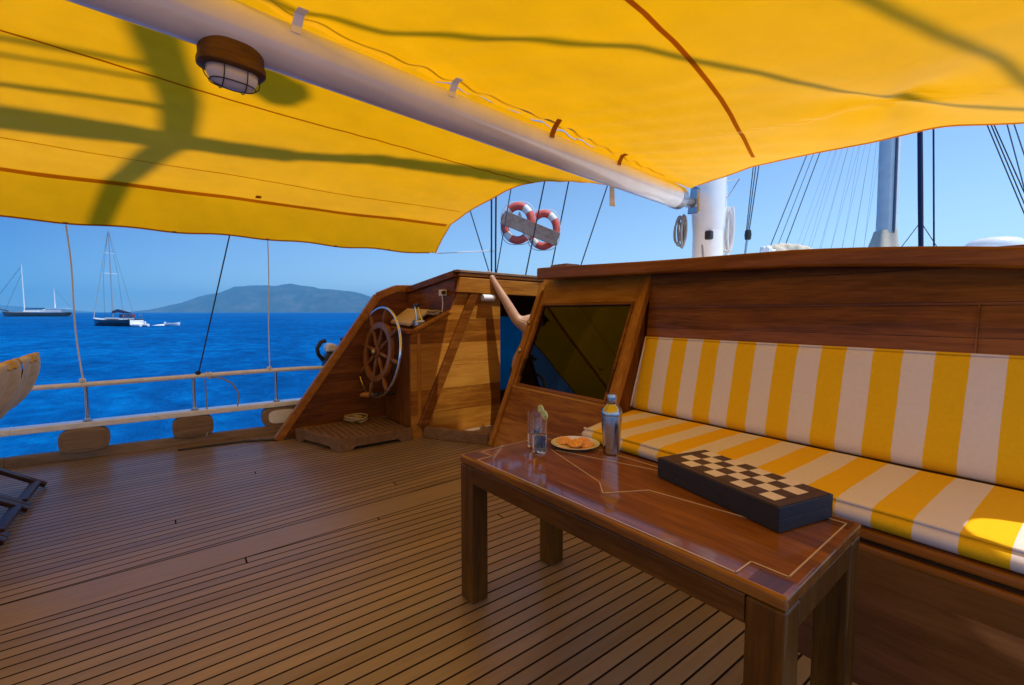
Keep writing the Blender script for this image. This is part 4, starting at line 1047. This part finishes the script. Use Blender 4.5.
# block and tackle right of the mast
tk=thing('block_tackle','grey tackle lines ending in a dark block right of the mast','tackle',at_depth(748,240,5))
for du in (-2.5,0,3): MB().tube([at_depth(747.5+du*.5,232,5),at_depth(756+du,165,5),at_depth(766+du,85,5)],.006,6).build('tackle_line',wire,tk,smooth=True)
c=at_depth(748,235,5);m=MB();m.lathe([(0,-.06),(.03,-.05),(.036,0),(.03,.05),(0,.06)],c,14).build('block',black,tk,smooth=True)
MB().tube([at_depth(747,240,5),at_depth(746,248,5),at_depth(744,262,5),at_depth(743,280,5)],.012,8).build('shackle',steel_b,tk,smooth=True)
# folded sail bundle and white bag on the coachroof
fs_=thing('folded_sail','crumpled cream sail bundle lying on the coachroof by the mast','sail',at_depth(785,250,5.6))
def heap(c,L_,H_,W_,seed):
    def fn(a,b2):
        an=b2*2*math.pi;k=math.sin(math.pi*min(1,max(0,a)))**.5
        hh=(H_*(1-.75*a)*k+.01)
        n_=1+.35*noise.noise(V((a*5+seed,b2*6,2.)))+.2*noise.noise(V((a*13+seed,b2*9,5.)))
        return V(c)+rh*(L_*(a-.3))+fh*(W_*k*math.cos(an)*n_)+V((0,0,hh*math.sin(an)*n_))
    return MB().grid(fn,40,28)
heap(at_depth(782,252,5.6),.62,.135,.14,1.).build('cloth',cream,fs_,smooth=True,angle=180)
heap(at_depth(765,252,5.6),.20,.10,.08,4.).build('bag',white,fs_,smooth=True,angle=180)
hc=at_depth(782,252,5.6);hz=hc.z-.06
ht=MB().beam(V((hc.x,hc.y,(1.36+hz)/2))-rh*.30,V((hc.x,hc.y,(1.36+hz)/2))+rh*.42,.34,hz-1.36).build('sail_locker',white,bevel=.02,base=(hc.x,hc.y,1.36));tag(ht,'low white locker on the coachroof under the crumpled sail','locker')
# radar dome / raft canister
dc=at_depth(994,251,4.6)
dm=thing('radar_dome','low white plastic dome on the coachroof at the right','dome',dc)
MB().lathe([(.20,-.06),(.218,0),(.222,.05),(.21,.085),(.17,.115),(.10,.132),(0,.138)],dc,40).build('shell',white,dm,smooth=True,angle=180)
MB().lathe([(.14,-.44),(.14,-.42),(.05,-.40),(.05,-.12),(.12,-.08),(.12,-.06)],dc,24).build('mount',steel_b,dm,smooth=True)
# foremast with sail cover boot
FM=at_depth(886,246,11);FT=at_depth(890.5,128,11)
fm=thing('foremast','tall grey aluminium mast with a cream canvas boot farther forward','mast',FM)
dF=(FT-FM).normalized()
MB().tube([FM-dF*((FM.z-.02)/dF.z),FM+dF*3,FM+dF*14],[.205,.205,.16],24).build('pole',plain('grey mast paint',(.74,.76,.75),.4,.0,.08,4),fm,smooth=True)
MB().tube([FM+rh*.0-fh*.2-dF*.3,FM-fh*.2+dF*14],.035,10).build('sail_track',wire,fm,smooth=True)
def bootf(a,b2):
    an=b2*2*math.pi;r_=lerp(.34,.215,a**.6)*(1+.12*math.sin(an*5+a*2))
    return FM+dF*(a*.62-.25)+rh*(r_*math.cos(an)-.10*(1-a))+fh*(r_*math.sin(an))
MB().grid(bootf,14,36).build('canvas_boot',cream,fm,smooth=True,angle=180)
fj=thing('furled_jib','narrow furled sail in navy blue cover standing right of the foremast','sail',at_depth(921,246,12))
a_=at_depth(921,262,12);b_=at_depth(920,128,12);dd_=(b_-a_);j0=a_-dd_*((a_.z-.1)/dd_.z)
MB().tube([j0,a_,a_+dd_*.5,a_+dd_*1.,a_+dd_*3.],[.03,.055,.06,.058,.04],12).build('furled_roll',navy,fj,smooth=True)
for du in (-24,20):MB().tube([a_+dd_*.3,at_depth(921+du,253,12)],.010,5).build('sheet',rope_d,fj,smooth=True)
p_=at_depth(934,262,12);q_=at_depth(933.5,128,12);o=MB().tube([p_-(q_-p_)*((p_.z-.1)/(q_-p_).z),p_,q_,q_+(q_-p_)*1.4],.02,8).build('forestay',navy,smooth=True,base=at_depth(934,262,12));tag(o,'slim dark blue stay just right of the furled navy sail','stay')
def ln(u0,v0,u1,v1,D,r,mat,nm,label,group):
    a=at_depth(u0,v0,D);b=at_depth(u1,v1,D);d_=b-a
    o=MB().tube([a-d_*.25,a+d_*2.2],r,5).build(nm,mat,smooth=True,base=a);tag(o,label,'stay',group)
for i,(u0,v0,u1,v1) in enumerate(((1024,213,988,127),(1024,203,992,127),(1024,192,995,127),(1022,180,1007,124),(1030,172,1014,124))):
    ln(u0,v0,u1,v1,5.5,.0065,rope_d if i<3 else wire,'starboard_shroud','dark rigging line at the right picture edge, '+('leftmost','second from left','third from left','fourth from left','rightmost')[i]+' of five','starboard shrouds')
for i,(u0,v0,u1,v1) in enumerate(((776,232,808,152),(782,235,815,150),(788,238,822,147))):
    ln(u0,v0,u1,v1,9,.009 if i!=1 else .006,wire,'running_line','slanting dark rigging line between mast and fan of thin lines, '+('left','middle','right')[i]+' of three','slanting lines right of the mast')
for i in range(15):
    t=i/14;ut=lerp(835,884,t)+2*math.sin(i*2.1);ub=lerp(797,872,t)+3*math.sin(i*3.3)
    ln(ub,246,ut,138,10,.0024,rope_g,'lazy_jack','faint thin line of the fan beside the foremast','fan of thin lines beside the foremast')
# thin stay crossing down to the wheelhouse roof
# ------------------------------------------------------------------ person in the side passage
pr=thing('person','bare armed person sitting in the side passage holding the wheelhouse roof edge','person',(-3.33,2.95,.45))
def skinned(name,verts,edges,radii,mat,root=0,sub=2):
    me=bpy.data.meshes.new(name);b=V(pr['_w'])
    me.from_pydata([tuple(V(v)-b) for v in verts],edges,[]);me.materials.append(mat)
    o=bpy.data.objects.new(name,me);C.objects.link(o);o.parent=pr
    o.modifiers.new('k','SKIN');s=o.modifiers.new('s','SUBSURF');s.levels=sub;s.render_levels=sub
    for i,(sv,r) in enumerate(zip(me.skin_vertices[0].data,radii)):
        sv.radius=(r,r) if not isinstance(r,tuple) else r;sv.use_root=(i==root)
    for p in me.polygons:p.use_smooth=True
    return o
LS=V((-3.475,2.665,1.03));RS=V((-3.28,2.98,1.02));pel=V((-3.455,2.765,.53));ch_=(LS+RS)/2
fwd=V((-.83,.55,0))
HND=V((-3.655,2.475,1.475))
ELB=V((-3.553,2.575,1.235))
body=[pel, pel+V((0,0,.17)), ch_-V((0,0,.16)), ch_-V((0,0,.03)), ch_+V((.02,.05,.05)), ch_+V((.05,.10,.09)),  # 0..5 spine, neck
 LS,ELB,HND-V((-.034,-.032,.082)),HND,                                    # 6..9 left arm
 RS,RS+V((.03,.06,-.26)),RS+V((-.15,.22,-.42)),                          # 10..12 right arm
 pel+V((-.05,-.07,-.02)),pel+fwd*.40+V((-.03,-.05,.0)),pel+fwd*.42+V((-.03,-.04,-.44)),  # left leg
 pel+V((.03,.09,-.02)),pel+fwd*.38+V((.05,.13,.0)),pel+fwd*.40+V((.05,.14,-.44)),
 ch_+V((.07,.15,.12)), ch_+V((.09,.21,.155)), ch_+V((.09,.27,.20)),
 pel+fwd*.57+V((-.04,-.04,-.48)),pel+fwd*.55+V((.04,.14,-.48))]
edges=[(0,1),(1,2),(2,3),(3,4),(4,5),(3,6),(6,7),(7,8),(8,9),(3,10),(10,11),(11,12),(0,13),(13,14),(14,15),(0,16),(16,17),(17,18),(5,19),(19,20),(20,21),(15,22),(18,23)]
rad=[.125,.12,.13,.115,.06,.052,.058,.044,.031,.027,.058,.042,.028,.09,.058,.042,.09,.058,.042,.075,.092,.07,.035,.035]
skinned('body',body,edges,rad,skin)
# fingers of the raised hand hooked over the roof edge
fb=HND
for i in range(4):
    o_=V((.0,.030-.020*i,0))+V((-.004,0,0))
    l=(.9,1.,.95,.78)[i]
    skinned('finger',[fb+o_*.8,fb+o_+V((-.018,0,.030*l)),fb+o_+V((-.045*l,0,.034*l)),fb+o_+V((-.066*l,0,.022))],[(0,1),(1,2),(2,3)],[.010,.0095,.0085,.007],skin,0,1)
skinned('finger',[fb+V((.004,.02,-.02)),fb+V((.008,.045,.0)),fb+V((-.006,.06,.022))],[(0,1),(1,2)],[.011,.010,.008],skin,0,1)
hd=body[20]
MB().lathe([(.0,.115),(.05,.108),(.085,.07),(.1,.02),(.095,-.03),(.08,-.07)],hd+V((0,0,.005))-fwd*.012,24).build('hair',hair,pr,smooth=True,angle=180)
MB().lathe([(0,-.012),(.012,-.008),(.014,0),(.008,.02),(0,.03)],hd+fwd*.095-V((0,0,.01)),10).build('nose',skin,pr,smooth=True)
for s_ in (-1,1):
    sd_=V((fwd.y,-fwd.x,0))*s_
    MB().lathe([(0,-.008),(.008,0),(0,.008)],hd+fwd*.084+sd_*.032+V((0,0,.02)),10).build('eye',black,pr,smooth=True)
    MB().lathe([(0,-.03),(.014,-.015),(.016,.01),(0,.03)],hd+sd_*.094,10).build('ear',skin,pr,smooth=True)
MB().beam(hd+fwd*.088+V((fwd.y*.02,-fwd.x*.02,-.045)),hd+fwd*.088-V((fwd.y*.02,-fwd.x*.02,.045)),.008,.008).build('mouth',plain('lips',(.42,.14,.11),.5),pr)
skinned('shorts',[pel+V((0,0,.06)),pel,pel+V((-.05,-.07,-.02)),pel+fwd*.26+V((-.04,-.06,.0)),pel+V((.03,.09,-.02)),pel+fwd*.26+V((.04,.12,.0))],[(0,1),(1,2),(2,3),(1,4),(4,5)],[.135,.14,.10,.085,.10,.085],shorts,0)
lk=MB().box((-3.32,3.0,.21),(.30,.62,.42)).build('locker',w_mahy,bevel=.006,base=(-3.32,3.0,0));tag(lk,'low mahogany locker in the side passage that the person sits on','locker')

# ------------------------------------------------------------------ boats on the water
def hull_mesh(L_,B_w,Hm,bowrise=.35,n=28,sternw=.7,fore=True):
    """local x: stern(-) to bow(+)"""
    m=MB()
    K=9
    def fn(a,c):
        x=(a-.45)*L_
        w=B_w/2*min(1,(sternw+(1-sternw)*min(1,a/.35)))*(1-max(0,(a-.5)/.5)**2.2)
        sh_=Hm*(1+bowrise*max(0,(a-.4)/.6)**2+.10*max(0,(.3-a)/.3)**2)
        an=(c-.5)*2
        z=-.25+(sh_+.25)*abs(an)**.9
        y=math.copysign(w*min(1,(abs(an)*1.25)**.55),an)
        if a>.85:x-= (1-abs(an))*L_*.03*(a-.85)/.15
        return V((x,y,z))
    m.grid(fn,n,2*K)
    # deck
    def fd(a,c):
        p=fn(a,0.);q=fn(a,1.);r=p.lerp(q,c);return r-V((0,0,.03*0+.02))
    return m,fn,fd
def place(mb,o,yaw):
    M=Matrix.Rotation(yaw,3,'Z');mb.v=[M@p+V(o) for p in mb.v];return mb
# modern dark blue sloop
yp=sight(117,82);yaw=math.atan2(-rh.y,-rh.x)-R(20)
ya=thing('sailing_yacht','dark blue sailing yacht under bare mast with navy sail cover','sailing yacht',yp)
Y_=lambda mb:place(mb,yp,yaw)
m,fn,fd=hull_mesh(12.2,3.3,1.15,.32);Y_(m).build('hull',navyhull,ya,smooth=True,angle=60)
Y_(MB().grid(fd,20,6)).build('yacht_deck',white,ya)
m=MB();m.prism([(-3.2,-1.0,1.0),(2.6,-.55,1.05),(2.6,.55,1.05),(-3.2,1.0,1.0)],(0,0,.42));Y_(m).build('coachroof',white,ya,bevel=.12)
m=MB();m.box((-.5,0,1.27),(4.2,1.86,.16));Y_(m).build('cabin_window',black,ya)
m=MB();m.box((-5.50,0,.66),(.12,2.2,.85)).box((-5.75,0,.20),(.45,2.0,.2));Y_(m).build('white_stern',white,ya,bevel=.1)
m=MB();m.tube([(.9,0,1.2),(.9,0,9),(.9,0,17.0)],[.11,.10,.075],10);mst=Y_(m).build('mast',plain('yacht mast',(.30,.34,.40),.4),ya,smooth=True)
m=MB();m.tube([(.9,-1.1,9.4),(.9,1.1,9.4)],.05,6).tube([(.9,-.8,13),(.9,.8,13)],.04,6);Y_(m).build('spreader',white,mst)
m=MB();m.tube([(.9,0,2.5),(-.5,0,2.75),(-2.,0,2.55),(-3.9,0,2.35)],[.22,.30,.24,.10],10);Y_(m).build('sail_cover',navy,ya,smooth=True)
m=MB();m.tube([(6.5,0,1.55),(1.1,0,16.6)],[.06,.035],8);Y_(m).build('furled_headsail',cream,ya,smooth=True)
m=MB();m.tube([(-5.0,0,1.4),(.8,0,16.9)],.025,5)
for s_ in (-1,1):m.tube([(.6,s_*1.5,1.2),(.9,s_*1.1,9.4),(.9,s_*.1,16.5)],.022,5)
Y_(m).build('rigging_wire',wire,ya)
m=MB();m.prism([(-3.4,-1.0,1.5),(-2.4,-1.0,1.5),(-2.6,-1.,2.15),(-3.2,-1.,2.1)],(0,2.,0));Y_(m).build('spray_hood',navy,ya,bevel=.1)
for s_ in (-1,1):
    m=MB();m.tube([(-5.2,s_*1.1,1.2),(-5.2,s_*1.1,2.0),(-4.2,s_*1.25,2.),(-4.2,s_*1.25,1.15)],.035,6);Y_(m).build('pushpit',steel,ya,smooth=True)
m=MB();m.prism([(-5.4,.5,1.6),(-5.4,.5,2.3),(-6.1,.55,2.1),(-6.,.55,1.5)],(0,.02,0));Y_(m).build('flag',ring_red,ya)
# inflatable dinghy towed at the stern
dp=yp+Matrix.Rotation(yaw,3,'Z')@V((-7.0,.4,0))
dg=thing('dinghy','small white dinghy lying close behind the dark blue yacht','dinghy',dp)
m=MB();m.tube([(-1.2,-.6,.25),(.6,-.6,.28),(1.3,-.3,.38),(1.45,0,.42),(1.3,.3,.38),(.6,.6,.28),(-1.2,.6,.25)],.24,10);place(m,dp,yaw).build('tube',white,dg,smooth=True)
m=MB();m.box((0,0,.12),(2.2,1.0,.08));place(m,dp,yaw).build('floor',black,dg)
m=MB();m.box((-1.3,0,.55),(.3,.3,.7));place(m,dp,yaw).build('engine',white,dg,bevel=.06)
# big schooner at anchor
sp=sight(40,255);syaw=math.atan2(-rh.y,-rh.x)+R(8)
sn=thing('schooner','large dark hulled two masted schooner with long bowsprit far out','schooner',sp)
S_=lambda mb:place(mb,sp,syaw)
m,fn,fd=hull_mesh(33,7,2.1,.35,sternw=.6);S_(m).build('hull',plain('brown schooner hull',(.09,.05,.035),.4),sn,smooth=True,angle=60)
S_(MB().grid(fd,20,6)).build('ship_deck',w_grey,sn)
m=MB();m.box((-2,0,2.5),(22,6.6,.35));S_(m).build('bulwark_band',plain('pale band',(.5,.42,.38),.6),sn)
m=MB();m.box((-8,0,3.2),(9,4.4,1.5)).box((3,0,2.9),(7,3.4,.9));S_(m).build('deckhouse',white,sn,bevel=.2)
m=MB();m.box((-10,0,4.6),(10,5.4,.22));S_(m).build('sun_awning',white,sn)
for x,h in ((7.0,28.5),(-8.2,15.5)):
    m=MB();m.tube([(x,0,2),(x,0,h)],[.30,.16],10);S_(m).build('mast',white,sn,smooth=True)
m=MB();m.tube([(6.6,0,4.2),(-3,0,4.6)],.28,8);S_(m).build('boom',navy,sn,smooth=True)
m=MB();m.tube([(15,0,3.0),(24,0,5.4)],[.3,.14],8);S_(m).build('bowsprit',w_dark,sn,smooth=True)
m=MB();m.tube([(23.5,0,5.4),(7,0,28)],.09,5).tube([(16.5,0,3.4),(7,0,24)],.07,5).tube([(-18,0,2.6),(-8.2,0,15.4)],.05,5);S_(m).build('stay',wire,sn)
# speedboat throwing spray
mp_=sight(172,86);myaw=math.atan2(rh.y,rh.x)+R(10)
mo=thing('motorboat','tiny white motorboat throwing spray right of the yacht','motorboat',mp_)
M_=lambda mb:place(mb,mp_,myaw)
m,fn,fd=hull_mesh(2.6,1.1,.42,.5,14);M_(m).build('hull',white,mo,smooth=True,angle=60)
M_(MB().grid(fd,10,4)).build('cockpit_floor',plain('grey floor',(.4,.4,.42),.6),mo)
m=MB();m.prism([(.2,-.4,.42),(.4,-.4,.42),(.1,-.4,.62)],(0,.8,0));M_(m).build('windscreen',black,mo)
m=MB();m.box((-1.15,0,.42),(.22,.28,.45));M_(m).build('engine',white,mo,bevel=.05)
def wk(a,c):
    q=(c-.5)*2;x=3.0-a*1.8
    return V((x-4.,q*(.6+.7*a),.0+.22*(1-abs(q))*(1-a)**.5*(1+.9*noise.noise(V((a*12,c*8,1))))+.02))
o=M_(MB().grid(wk,30,10)).build('wake',foam,base=mp_);tag(o,kind='stuff')

# ------------------------------------------------------------------ sea air
hm=bpy.data.materials.new('sea air');hm.use_nodes=True;nt=hm.node_tree;nt.nodes.clear()
o_=N(nt,'ShaderNodeOutputMaterial');pv=N(nt,'ShaderNodeVolumePrincipled');pv.inputs['Color'].default_value=(.15,.55,1,1);pv.inputs['Density'].default_value=2.5e-4;pv.inputs['Anisotropy'].default_value=-.4
L(nt,pv.outputs[0],o_.inputs['Volume'])
o=MB().box((0,0,(240-2.6)/2),(14100,14100,242.6)).build('haze',hm);tag(o,kind='stuff')

# ------------------------------------------------------------------ camera, light, render set-up
cam=bpy.data.cameras.new('Camera');co=bpy.data.objects.new('Camera',cam);C.objects.link(co)
cam.sensor_width=36;cam.lens=36*455/1024;cam.clip_start=.02;cam.clip_end=30000
co.location=(0,0,1.12);co.rotation_euler=(math.pi/2-math.atan2(30.5,455),0,R(53.2));sc.camera=co
sl=bpy.data.lights.new('Sun','SUN');sl.energy=4.2;sl.angle=R(.53);sl.color=(1,.95,.87)
so=bpy.data.objects.new('Sun',sl);C.objects.link(so);so.rotation_euler=SUN.to_track_quat('Z','Y').to_euler()
w=bpy.data.worlds.new('World');sc.world=w;w.use_nodes=True;nt=w.node_tree
bg=nt.nodes['Background'];sky=N(nt,'ShaderNodeTexSky',sky_type='NISHITA');sky.sun_disc=False
sky.sun_elevation=math.asin(SUN.z);sky.sun_rotation=math.atan2(SUN.x,SUN.y)
sky.air_density=1.;sky.dust_density=.0;sky.ozone_density=4.;sky.altitude=0
# polarised sky: deepest blue on the port beam, paler towards the sun's side
tc=N(nt,'ShaderNodeTexCoord');fl=N(nt,'ShaderNodeVectorMath',operation='MULTIPLY');fl.inputs[1].default_value=(1,1,0);L(nt,tc.outputs['Generated'],fl.inputs[0])
nm=N(nt,'ShaderNodeVectorMath',operation='NORMALIZE');L(nt,fl.outputs[0],nm.inputs[0])
dt=N(nt,'ShaderNodeVectorMath',operation='DOT_PRODUCT');L(nt,nm.outputs[0],dt.inputs[0]);dt.inputs[1].default_value=(math.sin(R(-103)),math.cos(R(-103)),0)
tt=mathn(nt,'POWER',mathn(nt,'MINIMUM',mathn(nt,'MAXIMUM',mathn(nt,'SUBTRACT',1.,dt.outputs['Value']),.0),1.),.4)
tn_=N(nt,'ShaderNodeMix',data_type='RGBA');L(nt,tt,tn_.inputs[0]);tn_.inputs[6].default_value=(.225,.49,.90,1);tn_.inputs[7].default_value=(1.76,1.86,1.86,1)
hs=N(nt,'ShaderNodeMix',data_type='RGBA',blend_type='MULTIPLY');hs.inputs[0].default_value=1
L(nt,sky.outputs[0],hs.inputs[6]);L(nt,tn_.outputs[2],hs.inputs[7]);L(nt,hs.outputs[2],bg.inputs[0]);bg.inputs[1].default_value=.12
sc.view_settings.view_transform='Standard';sc.view_settings.look='None';sc.view_settings.exposure=0;sc.view_settings.gamma=1
sc.cycles.max_bounces=10;sc.cycles.diffuse_bounces=5;sc.cycles.transparent_max_bounces=12
sc.cycles.use_denoising=True
for o in bpy.data.objects:
    if '_w' in o: del o['_w']
